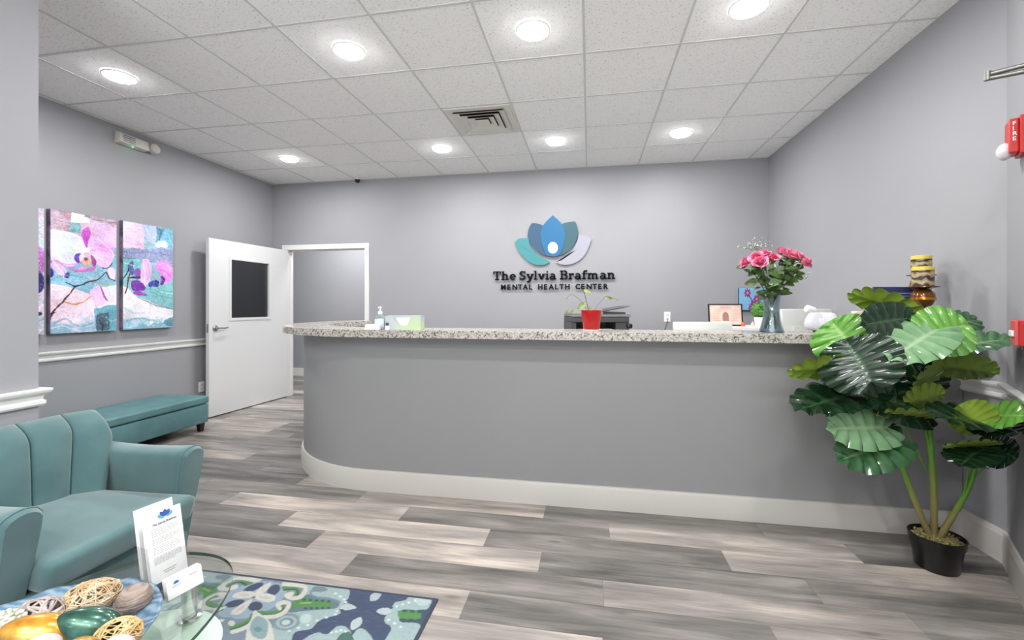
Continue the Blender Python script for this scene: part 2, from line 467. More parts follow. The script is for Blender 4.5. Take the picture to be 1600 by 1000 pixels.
# ================================================================== SETTING
# ---- floor of planks
def build_floor():
    rnd = random.Random(11)
    Wd, Ln = 0.178, 1.22
    spec = {2: (-1.49, {0: .86, 1: .42, 2: .62}), 1: (-2.33, {0: .88, 1: .38, 2: .74, 3: .30, -1: .40}),
            0: (-1.77, {0: .92, 1: .42, 2: .80, -1: .36, 3: .66}), -1: (-1.46, {0: .82, 1: .36, 2: .46, -1: .34, -2: .45}),
            -2: (-1.16, {0: .42, 1: .66, -1: .78, 2: .60, -2: .7}), -3: (-0.52, {0: .40, 1: .55, 2: .95, -1: .80}),
            -4: (0.05, {0: .42, 1: .93, -1: .78, -2: .76}), 3: (-2.05, {0: .85, 1: .4, -1: .32}), 4: (-2.5, {0: .52, -1: .38, 1: .4}),
            5: (-2.8, {0: .40, -1: .82}), 6: (-2.1, {0: .38, -1: .6})}
    verts, faces, cols = [], [], []
    r0 = int((YF - .1 - 2.23) / Wd) - 1; r1 = int((7.2 - 2.23) / Wd) + 1
    for r in range(r0, r1):
        y0 = 2.23 + r * Wd; y1 = y0 + Wd
        if r in spec: x0, tones = spec[r]
        else: x0, tones = rnd.uniform(0, Ln), {}
        k0 = int((-6.3 - x0) / Ln) - 1; k1 = int((3.2 - x0) / Ln) + 1
        for k in range(k0, k1 + 1):
            a = x0 + k * Ln; b = a + Ln
            tone = tones.get(k, rnd.choice([.34, .4, .46, .52, .6, .7, .84]) + rnd.uniform(-.03, .03))
            tone = .46 + (tone - .56) * .86
            g = 0.0008
            i = len(verts)
            verts += [(a + g, y0 + g, 0), (b - g, y0 + g, 0), (b - g, y1 - g, 0), (a + g, y1 - g, 0)]
            faces.append((i, i + 1, i + 2, i + 3))
            c = (tone, rnd.random(), 0.25 + 0.55 * rnd.random(), 1)
            cols += [c] * 4
    me = bpy.data.meshes.new('floor'); me.from_pydata(verts, [], faces)
    at = me.color_attributes.new('plank', 'FLOAT_COLOR', 'CORNER')
    at.data.foreach_set('color', np.array(cols, 'f').ravel())
    me.materials.append(m_floor)
    o = bpy.data.objects.new('floor', me); link(o); o['kind'] = 'structure'
    sb = bx(-6.4, 3.4, YF - .2, 7.3, -0.12, -0.0015)
    o2 = struct('floor_slab', sb, mat('seam_dark', srgb(110, 105, 100), 0.8), parent=o)
build_floor()

# ---- ceiling: panels + exposed grid, both in structure
GX0, GY0, T = -0.034, 2.333, 0.61
bm = bx(-6.4, 3.4, YF - .2, 7.3, CEIL + 0.006, CEIL + 0.10)
ceil = struct('ceiling', bm, m_ceiltile)
bm = bmesh.new()
kx = [GX0 + T * i for i in range(-8, 4)]
ky = [GY0 + T * j for j in range(-9, 6)]
for x in kx:
    if XL < x < XR: box(bm, x - .007, x + .007, YF, YB, CEIL + 0.0015, CEIL + 0.01)
for y in ky:
    if YF < y < YB: box(bm, XL, XR, y - .007, y + .007, CEIL + 0.002, CEIL + 0.01)
struct('trim_1', bm, m_tbar)
# ---- walls
DX0, DX1, DH = -4.13, -2.965, 2.03     # doorway in the back wall
struct('wall_left', bx(XL - .12, XL, YF, YB + .001, 0, CEIL + .006), m_wall)
bm = bmesh.new()
box(bm, XL - .12, DX0 - 0.02, YB, YB + .12, 0, CEIL + .006)
box(bm, DX0 - 0.02, DX1 + 0.02, YB, YB + .12, DH + .02, CEIL + .006)
box(bm, DX1 + 0.02, XR + .12, YB, YB + .12, 0, CEIL + .006)
struct('wall_back', bm, m_wall)
# right wall, its diagonal and the piece beside the camera
DG0, DG1 = Vector((2.01, 2.52)), Vector((1.40, 1.464))
struct('wall_right', bx(2.01, 2.13, 2.52, YB, 0, CEIL + .006), m_wall)
def wallpiece(a, b, th=.12):
    d = (Vector(b) - Vector(a)).normalized(); n_ = Vector((d.y, -d.x)) * th
    a, b = Vector(a), Vector(b); q = [a, b, b - n_, a - n_]
    return hexa(bmesh.new(), [(p.x, p.y, 0) for p in q] + [(p.x, p.y, CEIL + .006) for p in q])
struct('wall_right_diagonal', wallpiece((2.01, 2.52), (1.40, 1.464)), m_wall)
struct('wall_right_front', bx(1.40, 1.52, YF, 1.464, 0, CEIL + .006), m_wall)
struct('wall_partition', bx(XPART - .14, XPART, YF, YPART, 0, CEIL + .006), m_wall)
# unseen front wall; its window is added to let fill light in
bm = bmesh.new()
WX0, WX1, WZ0, WZ1 = -2.2, 1.1, 0.4, 2.45
box(bm, XL, WX0, YF - .12, YF, 0, CEIL + .006); box(bm, WX1, XR, YF - .12, YF, 0, CEIL + .006)
box(bm, WX0, WX1, YF - .12, YF, 0, WZ0); box(bm, WX0, WX1, YF - .12, YF, WZ1, CEIL + .006)
struct('wall_front', bm, m_wall)
bm = bmesh.new()
for x in (WX0 + .02, (WX0 + WX1) / 2, WX1 - .02): box(bm, x - .025, x + .025, YF - .09, YF - .03, WZ0, WZ1)
for z in (WZ0 + .025, WZ1 - .025): box(bm, WX0, WX1, YF - .09, YF - .03, z - .025, z + .025)
wf = struct('window_added', bm, m_white)
# hallway behind the doorway
bm = bmesh.new()
box(bm, -6.3, -1.8, 7.04, 7.16, 0, CEIL + .006)
struct('wall_hallway', bm, m_wall)
struct('wall_hallway_right', bx(-2.55, -2.43, YB + .12, 7.04, 0, CEIL + .006), m_wall)
struct('wall_hallway_left', bx(-6.3, -6.2, YB + .12, 7.04, 0, CEIL + .006), m_wall)
struct('baseboard_hallway', bx(-6.2, -2.55, 7.02, 7.04, 0, .135), m_white)

# baseboards
BP = [(0, 0), (.016, 0), (.016, .125), (.010, .14), (0, .142)]
def baseboard(name, path, m=m_base, prof=BP):
    return struct(name, sweep(bmesh.new(), path, prof), m)
baseboard('baseboard_left', [(XL, YF + .02), (XL, YB - .01)])
baseboard('baseboard_back', [(DX1 + .09, YB), (XR, YB)])
baseboard('baseboard_right', [(XR, 2.768), (2.01, 2.52), (1.40, 1.464), (1.40, YF)], prof=[(0, 0), (.016, 0), (.016, .135), (.010, .158), (0, .16)])
baseboard('baseboard_partition', [(XPART - .14, YF), (XPART - .14, YPART), (XPART, YPART), (XPART, YF)][::-1], prof=[(-o, z) for o, z in BP][::-1])

# chair rails (moulded)
RP = [(0, .806), (.012, .806), (.018, .815), (.018, .828), (.010, .836), (.014, .852), (.030, .866), (.034, .876), (.034, .884), (0, .886)]
def rail(name, path, s=1):
    return struct(name, sweep(bmesh.new(), path, [(o * s, z) for o, z in RP]), m_white)
rail('trim_3', [(XL, YF + .02), (XL, YB - .02)])
rail('trim_4', [(XR, 2.785), (2.01, 2.52), (1.40, 1.464), (1.40, YF)])
rail('trim_5', [(XPART, YF), (XPART, YPART), (XPART - .14, YPART), (XPART - .14, YF)])

# door frame (casing) and the open leaf
bm = bmesh.new()
def casing(bm, x0, x1, z0, z1):
    box(bm, x0, x1, YB - .016, YB + .002, z0, z1, bev=.004)
casing(bm, DX0 - .075, DX0 + .0, 0, DH - .0005)
casing(bm, DX1, DX1 + .062, 0, DH - .0005)
casing(bm, DX0 - .075, DX1 + .062, DH + .0, DH + .068)
box(bm, DX0 - .02, DX0, YB - .002, YB + .12, 0, DH); box(bm, DX1, DX1 + .02, YB - .002, YB + .12, 0, DH)
box(bm, DX0 - .02, DX1 + .02, YB - .002, YB + .12, DH, DH + .02)
box(bm, DX0, DX0 + .012, YB + .06, YB + .085, 0, DH); box(bm, DX1 - .012, DX1, YB + .06, YB + .085, 0, DH)
box(bm, DX0, DX1, YB + .06, YB + .085, DH - .012, DH)
struct('trim_6', bm, m_white)

door = bpy.data.objects.new('door_1', None); link(door, None, (-4.128, 5.385, 0)); door['kind'] = 'structure'
LW = 1.19
dang = atan2(-(5.385 - 4.20), -(4.205 - 4.128))
door.rotation_euler = (0, 0, dang)      # local +x runs along the leaf away from the hinge
bm = bmesh.new()
w0, w1, wz0, wz1 = 0.335, 0.905, 1.115, 1.805
th = .022
box(bm, 0.0, w0, -th, th, .012, 2.022); box(bm, w1, LW, -th, th, .012, 2.022)
box(bm, w0, w1, -th, th, .012, wz0); box(bm, w0, w1, -th, th, wz1, 2.022)
obj('door_leaf', bm, m_door, door)
bm = bmesh.new()
for s in (-1, 1):
    y0, y1 = (th, th + .008) if s > 0 else (-th - .008, -th)
    box(bm, w0 - .03, w1 + .03, y0, y1, wz1, wz1 + .03); box(bm, w0 - .03, w1 + .03, y0, y1, wz0 - .03, wz0)
    box(bm, w0 - .03, w0, y0, y1, wz0, wz1); box(bm, w1, w1 + .03, y0, y1, wz0, wz1)
obj('window_frame', bm, m_door, door)
obj('window_pane', bx(w0, w1, -.003, .003, wz0, wz1), m_doorglass, door)
bm = bmesh.new()
hx, hz = LW - .075, 1.005
for s in (-1, 1):
    bmr = bmesh.new(); lathe(bmr, [(0, 0), (.033, 0), (.033, .008), (.028, .012), (.013, .014), (.011, .05), (0, .05)], 24)
    bmesh.ops.transform(bmr, matrix=Matrix.Translation((hx, s * th, hz)) @ Matrix.Rotation(-s * PI / 2, 4, 'X'), verts=bmr.verts)
    me = bpy.data.meshes.new('t'); bmr.to_mesh(me); bmr.free(); bm.from_mesh(me)
    tube(bm, spline([(hx, s * (th + .048), hz), (hx - .03, s * (th + .05), hz + .002), (hx - .08, s * (th + .048), hz - .002), (hx - .125, s * (th + .046), hz + .003)], 4), .0085, 10)
obj('door_handle', bm, m_nickel, door, smooth=True)
obj('latch_plate', bx(LW - .0005, LW + .002, -.012, .012, hz - .05, hz + .05), m_nickel, door)
bm = bmesh.new()
for z in (.25, 1.03, 1.8): tube(bm, [(-.008, .0, z - .05), (-.008, .0, z + .05)], .008, 10)
obj('hinge', bm, m_nickel, door)

# ---- reception counter
CXc, CYc, RB = -1.5, 3.72, 0.95
def ring(R, a0, a1, n=40, c=(CXc, CYc)):
    return [(c[0] + R * cos(radians(a0 + (a1 - a0) * i / n)), c[1] + R * sin(radians(a0 + (a1 - a0) * i / n))) for i in range(n + 1)]
YC = CYc - RB      # 2.77 front face
outer = [(XR - .006, YC)] + ring(RB, 270, 146)
inner = ring(RB - .13, 150, 270) + [(XR - .006, YC + .13)]
ctr = thing('reception_counter', 'long grey reception counter with curved left end and white base', 'counter', (0, 0, 0))
obj('counter_wall', prism(bmesh.new(), outer + inner, 0, TOP - .048), m_counterwall, ctr, smooth=True, angle=30)
path = [(p[0], p[1]) for p in outer]
obj('baseboard', sweep(bmesh.new(), path, [(-o, z) for o, z in [(0, 0), (.018, 0), (.018, .125), (.012, .14), (0, .142)]]), m_base, ctr, smooth=True, angle=30)
OV = .15
so = [(XR - .006, YC - OV)] + ring(RB + OV, 270, 143)
si = ring(.75, 152, 270) + [(XR - .006, CYc - .75)]
bm = prism(bmesh.new(), so + si, TOP - .048, TOP)
es = [e for e in bm.edges if len(e.link_faces) == 2 and e.calc_face_angle(0) > 1.2 and abs(e.verts[0].co.z - e.verts[1].co.z) < 1e-4 and e.verts[0].co.z > TOP - .01]
bmesh.ops.bevel(bm, geom=es, offset=.008, segments=2, affect='EDGES')
obj('countertop', bm, m_granite, ctr, smooth=True, angle=28)
dsk = thing('staff_desk', 'low white work desk behind the tall grey counter', 'desk', (0.4, 3.4, 0))
obj('desktop', bx(-1.5, 1.58, -.49, .28, .72, .75), m_lightplastic, dsk)
for x in (-1.45, 0.0, 1.53): obj('support_panel', bx(x, x + .03, -.47, .25, 0, .72), m_lightplastic, dsk)

# ================================================================== CEILING THINGS
def ceiling_light_proto():
    t = thing('ceiling_light', '', 'ceiling light')
    obj('trim_ring', lathe(bmesh.new(), [(.083, -.003), (.098, -.007), (.104, -.003), (.104, .002), (.083, .002)], 40, cap=False), m_whiteplastic, t, smooth=True)
    m = bpy.data.materials.new('lamp_diffuser'); m.use_nodes = True
    b = m.node_tree.nodes['Principled BSDF']; b.inputs['Emission Color'].default_value = (1, 1, 1, 1); b.inputs['Emission Strength'].default_value = 60.0
    obj('diffuser', lathe(bmesh.new(), [(0, -.024), (.06, -.022), (.079, -.016), (.084, -.004), (.084, .001), (0, .001)], 40), m, t)
    l = bpy.data.lights.new('lamp', 'AREA'); l.shape = 'DISK'; l.size = .16; l.energy = LAMP_W; l.color = (1.0, 1.0, .985)
    lo = bpy.data.objects.new('lamp', l); link(lo, t, (0, 0, -.028))
    return t
LX = [-3.389, -1.559, -.339, .881]
proto = ceiling_light_proto()
names = {(2, 0): 'round ceiling light nearest the emergency light, far left of the front row', (2, 1): 'round ceiling light left of centre in the front row',
         (2, 2): 'round ceiling light in the front row, nearly above the wall sign', (2, 3): 'round ceiling light cut by the top edge, right end of front row',
         (1, 0): 'small round ceiling light above the open white door, back row', (1, 1): 'round ceiling light just behind the square air vent, back row',
         (1, 2): 'round ceiling light right of the air vent in the back row', (1, 3): 'round ceiling light at the right end of the back row'}
first = True
for j, y in ((1, 4.468), (2, 2.638), (3, .808), (4, -1.022), (5, -2.852)):
    for i, x in enumerate(LX):
        if (i == 0 and j == 5) or (i == 1 and j == 3): continue
        o = proto if first else copy_tree(proto)
        first = False
        o.location = (x, y, CEIL - .0015)
        o['label'] = names.get((j, i), 'round flush ceiling light overhead, outside the picture')
        o['group'] = 'round ceiling lights in the tile grid'
# hall light
l = bpy.data.lights.new('hall_lamp', 'AREA'); l.shape = 'DISK'; l.size = .5; l.energy = HALL_W
ht = thing('hallway_light', 'round ceiling light in the hallway beyond the doorway', 'ceiling light', (-3.9, 6.1, CEIL))
obj('diffuser', lathe(bmesh.new(), [(0, -.02), (.12, -.02), (.13, 0), (0, .0)], 32), mat('lamp_white_off', srgb(250, 250, 250), .5), ht)
lo = bpy.data.objects.new('hall_lamp', l); link(lo, ht, (0, 0, -.03))

# air diffuser in its ceiling cell
vx0, vx1 = GX0 - 2 * T + .018, GX0 - T - .018
vy0, vy1 = GY0 + 2 * T + .018, GY0 + 3 * T - .018
vt = thing('air_diffuser', 'square white ceiling air vent with nested louvres', 'air vent', ((vx0 + vx1) / 2, (vy0 + vy1) / 2, CEIL))
hw_, hd_ = (vx1 - vx0) / 2, (vy1 - vy0) / 2
def sqring(bm, a, b, za, zb, zc=None):
    """square funnel from half-size a at za to half-size b at zb, with thickness"""
    t_ = .004
    rings = []
    for h_, z_ in ((a, za), (b, zb), (b - .006, zb + .002), (a - .006, za + t_)):
        rings.append([bm.verts.new((sx * h_, sy * h_, z_)) for sx, sy in ((-1, -1), (1, -1), (1, 1), (-1, 1))])
    for i in range(4):
        A, B = rings[i], rings[(i + 1) % 4]
        for k in range(4): bm.faces.new((A[k], A[(k + 1) % 4], B[(k + 1) % 4], B[k]))
bm = bmesh.new()
for s in (-1, 1):
    box(bm, -hw_, hw_, s * hd_ - (.0 if s < 0 else .062), s * hd_ + (.062 if s < 0 else 0), -.006, .004)
    box(bm, s * hw_ - (.0 if s < 0 else .062), s * hw_ + (.062 if s < 0 else 0), -hd_ + .062, hd_ - .062, -.006, .004)
obj('frame', bm, m_ventwhite, vt)
obj('duct_shade', bx(-.225, .225, -.225, .225, .001, .005), m_ventdark, vt)  # flat dark sheet painting in the shade inside the duct
for a in (.232, .175, .118):
    bm = bmesh.new(); sqring(bm, a, a - .048, -.022, -.005)
    obj('louver', bm, m_ventwhite, vt)
obj('center_plate', bx(-.058, .058, -.058, .058, -.020, -.014), m_ventwhite, vt)

# dome camera at the back edge of the ceiling
dc = thing('security_camera', 'tiny black security camera where ceiling meets back wall', 'camera', (-3.03, 5.33, CEIL))
obj('mount', lathe(bmesh.new(), [(0, 0), (.03, 0), (.03, -.012), (0, -.012)], 20), m_whiteplastic, dc, smooth=True)
obj('dome', lathe(bmesh.new(), [(.032, -.012), (.034, -.024), (.026, -.044), (.012, -.054), (0, -.056)], 20, cap=False), m_black, dc, smooth=True)

# emergency light on the left wall
em = thing('emergency_light', 'white emergency light unit high on left wall below the ceiling', 'emergency light', (XL, 3.50, 2.835))
bm = bmesh.new()
hexa(bm, [(0, -.16, -.055), (.075, -.15, -.045), (.075, .12, -.045), (0, .12, -.055), (0, -.16, .06), (.06, -.15, .045), (.06, .12, .045), (0, .12, .06)], .01, 2)
obj('housing', bm, mat('aged_white_plastic', srgb(206, 203, 196), .45), em, smooth=True)
bm = bmesh.new(); lathe(bm, [(0, -.03), (.045, -.03), (.05, -.01), (.048, .02), (.03, .035), (0, .035)], 24)
bmesh.ops.transform(bm, matrix=Matrix.Translation((.055, .178, 0)) @ Matrix.Rotation(PI / 2 - .2, 4, 'Y'), verts=bm.verts)
obj('lamp_head', bm, mat('aged_white_plastic', srgb(206, 203, 196), .45), em, smooth=True)
bm = bmesh.new(); tube(bm, [(.03, .11, 0), (.05, .16, 0)], .012, 8); obj('swivel', bm, m_lightplastic, em)
bm = bmesh.new()
for k in range(4): box(bm, .066, .077, -.13, -.02, -.03 + k * .018, -.026 + k * .018)
obj('grille', bm, m_midgrey, em)
mg = mat('green_indicator', (0.05, 0.8, 0.3, 1), .4); mg.node_tree.nodes['Principled BSDF'].inputs['Emission Color'].default_value = (.1, 1, .4, 1); mg.node_tree.nodes['Principled BSDF'].inputs['Emission Strength'].default_value = 1.5
obj('indicator', bx(.05, .058, -.035, -.025, -.058, -.05), mg, em)
l = bpy.data.lights.new('indicator_glow', 'POINT'); l.energy = .012; l.color = (.15, 1, .45); l.shadow_soft_size = .01
lo = bpy.data.objects.new('indicator_glow', l); link(lo, em, (.05, -.03, -.075))

# ================================================================== WALL SIGN
SY = YB - .035
def sgn(u, v, Y=SY):       # zoomed-crop coordinates of the sign -> wall plane
    return atY(740 + u / 6.154, 320 + v / 6.154, Y)
sign = thing('company_sign', 'raised lotus logo with black lettering on the back wall', 'sign', (-.445, YB, 1.9))
def rel(p): return Vector(p) - Vector((-.445, YB, 1.9))
def petal(name, pts, m, y, lab=None, n=8, sharp=()):
    # pts: list of (u,v); corners in sharp stay sharp
    out = []
    idx = [i for i in range(len(pts)) if i in sharp] or [0]
    for a, b in zip(idx, idx[1:] + [idx[0] + len(pts)]):
        seg = [Vector((*pts[k % len(pts)], 0)) for k in range(a, b + 1)]
        out += spline(seg, n)[:-1]
    P = [rel(sgn(p.x, p.y, y)) for p in out]
    o = obj(name, plate(bmesh.new(), P, .012), m, sign)
    if lab: o['label'] = lab
    return o
petal('petal', [(400, 355), (430, 327), (480, 320), (530, 326), (545, 395), (600, 470), (660, 520), (735, 550), (690, 574), (640, 581), (560, 565), (480, 500), (425, 425)], m_petal_t, SY + .010, 'aqua lower left petal', sharp=(0, 3, 7))
petal('petal', [(1132, 330), (1090, 300), (1008, 287), (1000, 340), (960, 420), (900, 490), (850, 530), (790, 550), (840, 572), (900, 577), (990, 550), (1060, 490), (1105, 410)], m_petal_w, SY + .010, 'pale lilac lower right petal', sharp=(0, 2, 7))
petal('petal', [(560, 175), (530, 230), (525, 310), (560, 390), (620, 455), (690, 488), (760, 495), (740, 300), (670, 205), (620, 182)], m_petal_l, SY + .004, 'slate blue upper left petal', sharp=(0, 6))
petal('petal', [(976, 160), (998, 215), (1000, 290), (975, 365), (920, 435), (850, 480), (760, 495), (800, 300), (850, 190), (905, 168)], m_petal_r, SY + .004, 'grey teal upper right petal', sharp=(0, 6))
petal('petal', [(762, 100), (830, 165), (868, 220), (880, 290), (868, 380), (830, 470), (800, 492), (762, 495), (724, 492), (692, 470), (657, 380), (645, 290), (657, 220), (695, 165)], m_petal_c, SY - .004, 'bright blue centre petal', sharp=(0,))
bm = bmesh.new()
plate(bm, [rel(sgn(762 + 48 * cos(a), 413 + 55 * sin(a), SY - .008)) for a in [2 * PI * k / 40 for k in range(40)]], .006)
o = obj('center_dot', bm, m_sign_dot, sign); o['label'] = 'white centre dot'
# slab-serif glyphs: R rectangles, L thick lines, A arcs (x, y, rx, ry, a0, a1); unit = cap height
SW, SF = .20, .14
G = {
 'T': (.86, [('R', .05, .87, .81, 1.0), ('R', .345, 0, .515, 1.0), ('R', .05, .70, .17, 1.0), ('R', .69, .70, .81, 1.0), ('R', .22, 0, .64, SF)]),
 'h': (.82, [('R', .10, 0, .26, 1.0), ('R', .02, .89, .26, 1.0), ('R', .02, 0, .36, SF), ('A', .38, .46, .185, .17, 0, 170), ('R', .485, 0, .645, .47), ('R', .43, 0, .74, SF)]),
 'e': (.64, [('A', .32, .34, .225, .275, 5, 318), ('R', .12, .30, .60, .41)]),
 'S': (.70, [('A', .33, .735, .20, .185, 30, 270), ('A', .35, .265, .215, .20, -150, 90), ('R', .53, .70, .63, 1.0), ('R', .05, 0, .15, .30)]),
 'y': (.74, [('L', .16, .62, .38, .06), ('L', .62, .62, .30, -.22), ('R', .02, .57, .32, .68), ('R', .46, .57, .76, .68), ('L', .33, -.21, .12, -.25), ('R', .06, -.30, .18, -.16)]),
 'l': (.38, [('R', .11, 0, .27, 1.0), ('R', .02, .89, .27, 1.0), ('R', .02, 0, .37, SF)]),
 'v': (.74, [('L', .16, .62, .38, .06), ('L', .60, .62, .38, .06), ('R', .02, .57, .32, .68), ('R', .45, .57, .74, .68)]),
 'i': (.38, [('R', .11, 0, .27, .68), ('R', .02, .57, .27, .68), ('R', .02, 0, .37, SF), ('R', .11, .80, .27, .96)]),
 'a': (.70, [('A', .30, .21, .19, .155, 60, 400), ('R', .43, .05, .58, .48), ('A', .31, .44, .195, .175, 0, 150), ('R', .45, 0, .68, SF)]),
 'B': (.82, [('R', .12, 0, .29, 1.0), ('R', .02, 0, .45, SF), ('R', .02, .885, .45, 1.0), ('R', .2, .46, .50, .57), ('A', .46, .745, .19, .195, -90, 90), ('A', .48, .275, .215, .22, -90, 90)]),
 'r': (.58, [('R', .10, 0, .26, .68), ('R', .02, .57, .26, .68), ('R', .02, 0, .38, SF), ('A', .40, .44, .17, .165, 50, 170), ('R', .42, .46, .54, .66)]),
 'f': (.50, [('R', .12, 0, .28, .80), ('R', .02, 0, .40, SF), ('R', .02, .57, .46, .68), ('A', .37, .78, .17, .15, 50, 180), ('R', .38, .80, .50, .95)]),
 'm': (1.14, [('R', .10, 0, .26, .68), ('R', .02, .57, .26, .68), ('R', .02, 0, .35, SF), ('A', .36, .44, .165, .16, 0, 170), ('R', .45, 0, .60, .46), ('R', .40, 0, .67, SF), ('A', .71, .44, .165, .16, 0, 170), ('R', .80, 0, .955, .46), ('R', .76, 0, 1.06, SF)]),
 'n': (.82, [('R', .10, 0, .26, .68), ('R', .02, .57, .26, .68), ('R', .02, 0, .36, SF), ('A', .38, .44, .185, .17, 0, 170), ('R', .485, 0, .645, .46), ('R', .43, 0, .74, SF)]),
 ' ': (.30, []),
}
def glyph(bm, ch, T2, depth):
    """T2 maps (x,y,d) to 3-D"""
    def poly(pts):
        a = [bm.verts.new(T2(x, y, 0)) for x, y in pts]; b = [bm.verts.new(T2(x, y, depth)) for x, y in pts]
        n = len(pts)
        bm.faces.new(a); bm.faces.new(b[::-1])
        for i in range(n): bm.faces.new((a[i], b[i], b[(i + 1) % n], a[(i + 1) % n]))
    for s in G[ch][1]:
        if s[0] == 'R':
            _, x0, y0, x1, y1 = s; poly([(x0, y0), (x1, y0), (x1, y1), (x0, y1)])
        elif s[0] == 'L':
            _, x0, y0, x1, y1 = s
            d = Vector((x1 - x0, y1 - y0)).normalized(); n_ = Vector((-d.y, d.x)) * SW / 2
            poly([(x0 + n_.x, y0 + n_.y), (x0 - n_.x, y0 - n_.y), (x1 - n_.x, y1 - n_.y), (x1 + n_.x, y1 + n_.y)])
        else:
            _, cx, cy, rx, ry, a0, a1 = s; n = 14
            for k in range(n):
                t0 = radians(a0 + (a1 - a0) * k / n); t1 = radians(a0 + (a1 - a0) * (k + 1) / n)
                w = SW / 2 * .92
                poly([(cx + (rx + w) * cos(t0), cy + (ry + w) * sin(t0)), (cx + (rx + w) * cos(t1), cy + (ry + w) * sin(t1)),
                      (cx + (rx - w) * cos(t1), cy + (ry - w) * sin(t1)), (cx + (rx - w) * cos(t0), cy + (ry - w) * sin(t0))])
text1 = 'The Sylvia Brafman'
tw = sum(G[c][0] for c in text1)
xa, xb = -1.205, .315
zb = 1.583; ch_ = .110
x = 0
kx_ = (xb - xa) / tw
for c in text1:
    if c != ' ':
        bm = bmesh.new()
        x0 = xa + x * kx_
        glyph(bm, c, lambda u, v, d, x0=x0: Vector((x0 + u * kx_ + .445, -.030 + d, zb + v * ch_ - 1.9)), .014)
        obj('letter', bm, m_lettering, sign)
    x += G[c][0]
# second line in plain capitals
def text_mesh(s, size, extrude, offset=0.0, space=1.0):
    cu = bpy.data.curves.new('t', 'FONT'); cu.body = s; cu.size = size; cu.extrude = extrude; cu.offset = offset; cu.space_character = space
    cu.align_x = 'LEFT'; cu.resolution_u = 3
    o = bpy.data.objects.new('t', cu); col.objects.link(o)
    dg = bpy.context.evaluated_depsgraph_get()
    me = bpy.data.meshes.new_from_object(o.evaluated_get(dg))
    bpy.data.objects.remove(o)
    return me
text2 = 'MENTAL HEALTH CENTER'
adv = {'M': 1.1, 'E': .86, 'N': 1.0, 'T': .86, 'A': .96, 'L': .80, 'H': 1.0, 'C': .92, 'R': .9, ' ': .72}
tw = sum(adv[c] for c in text2); xa2, xb2 = -1.102, .232
x = xa2; k2 = (xb2 - xa2) / tw
for c in text2:
    if c != ' ':
        me = text_mesh(c, .088, .005, .0032)
        me.materials.append(m_lettering)
        o = bpy.data.objects.new('letter', me); link(o, sign, (x + .445, -.022, 1.464 - 1.9))
        o.rotation_euler = (PI / 2, 0, 0)
    x += adv[c] * k2

# ================================================================== painted surfaces (computed colours)
def vnoise(x, y, seed=0, oct=4):
    """value noise, numpy"""
    out = np.zeros_like(x); amp = 1.0; tot = 0
    for o in range(oct):
        xi = np.floor(x).astype(int); yi = np.floor(y).astype(int); fx = x - xi; fy = y - yi
        fx = fx * fx * (3 - 2 * fx); fy = fy * fy * (3 - 2 * fy)
        def h(a, b):
            n = (a * 374761393 + b * 668265263 + seed * 974711 + o * 31337) & 0x7fffffff
            n = ((n ^ (n >> 13)) * 1274126177) & 0x7fffffff
            return ((n ^ (n >> 16)) & 0xffff) / 65535.0
        v = (h(xi, yi) * (1 - fx) + h(xi + 1, yi) * fx) * (1 - fy) + (h(xi, yi + 1) * (1 - fx) + h(xi + 1, yi + 1) * fx) * fy
        out += v * amp; tot += amp; amp *= .5; x = x * 2.03 + 7; y = y * 2.03 + 3
    return out / tot
class Paint:
    def __init__(s, px, py, base):
        s.x, s.y = px, py
        s.c = np.zeros(px.shape + (3,)); s.c[:] = base
    def mask(s, m, color, a=1.0):
        m = np.clip(m, 0, 1)[..., None] * a
        s.c = s.c * (1 - m) + np.array(color, float) * m
    def ell(s, cx, cy, rx, ry, color, rot=0, soft=.12, a=1.0):
        r = radians(rot); dx = s.x - cx; dy = s.y - cy
        u = (dx * cos(r) + dy * sin(r)) / rx; v = (-dx * sin(r) + dy * cos(r)) / ry
        d = np.sqrt(u * u + v * v); s.mask((1 - d) / soft + .5, color, a)
    def poly(s, pts, color, a=1.0):
        ins = np.zeros(s.x.shape, bool); n = len(pts)
        for i in range(n):
            x0, y0 = pts[i]; x1, y1 = pts[(i + 1) % n]
            if y0 == y1: continue
            c = ((y0 > s.y) != (y1 > s.y)) & (s.x < (x1 - x0) * (s.y - y0) / (y1 - y0) + x0)
            ins ^= c
        s.mask(ins.astype(float), color, a)
    def sp(s, pts, color, a=1.0, n=6):
        q = spline([(p[0], p[1], 0) for p in pts], n, True); s.poly([(p.x, p.y) for p in q], color, a)
    def line(s, pts, w, color, a=1.0, soft=.5, n=6):
        q = spline([(p[0], p[1], 0) for p in pts], n); m = np.zeros(s.x.shape)
        N = len(q)
        for i in range(N - 1):
            x0, y0, x1, y1 = q[i].x, q[i].y, q[i + 1].x, q[i + 1].y
            ww = w if not isinstance(w, (tuple, list)) else w[0] + (w[1] - w[0]) * i / (N - 1)
            L2 = (x1 - x0) ** 2 + (y1 - y0) ** 2 + 1e-9
            t = np.clip(((s.x - x0) * (x1 - x0) + (s.y - y0) * (y1 - y0)) / L2, 0, 1)
            d = np.hypot(s.x - x0 - t * (x1 - x0), s.y - y0 - t * (y1 - y0))
            m = np.maximum(m, (ww / 2 - d) / soft + .5)
        s.mask(m, color, a)

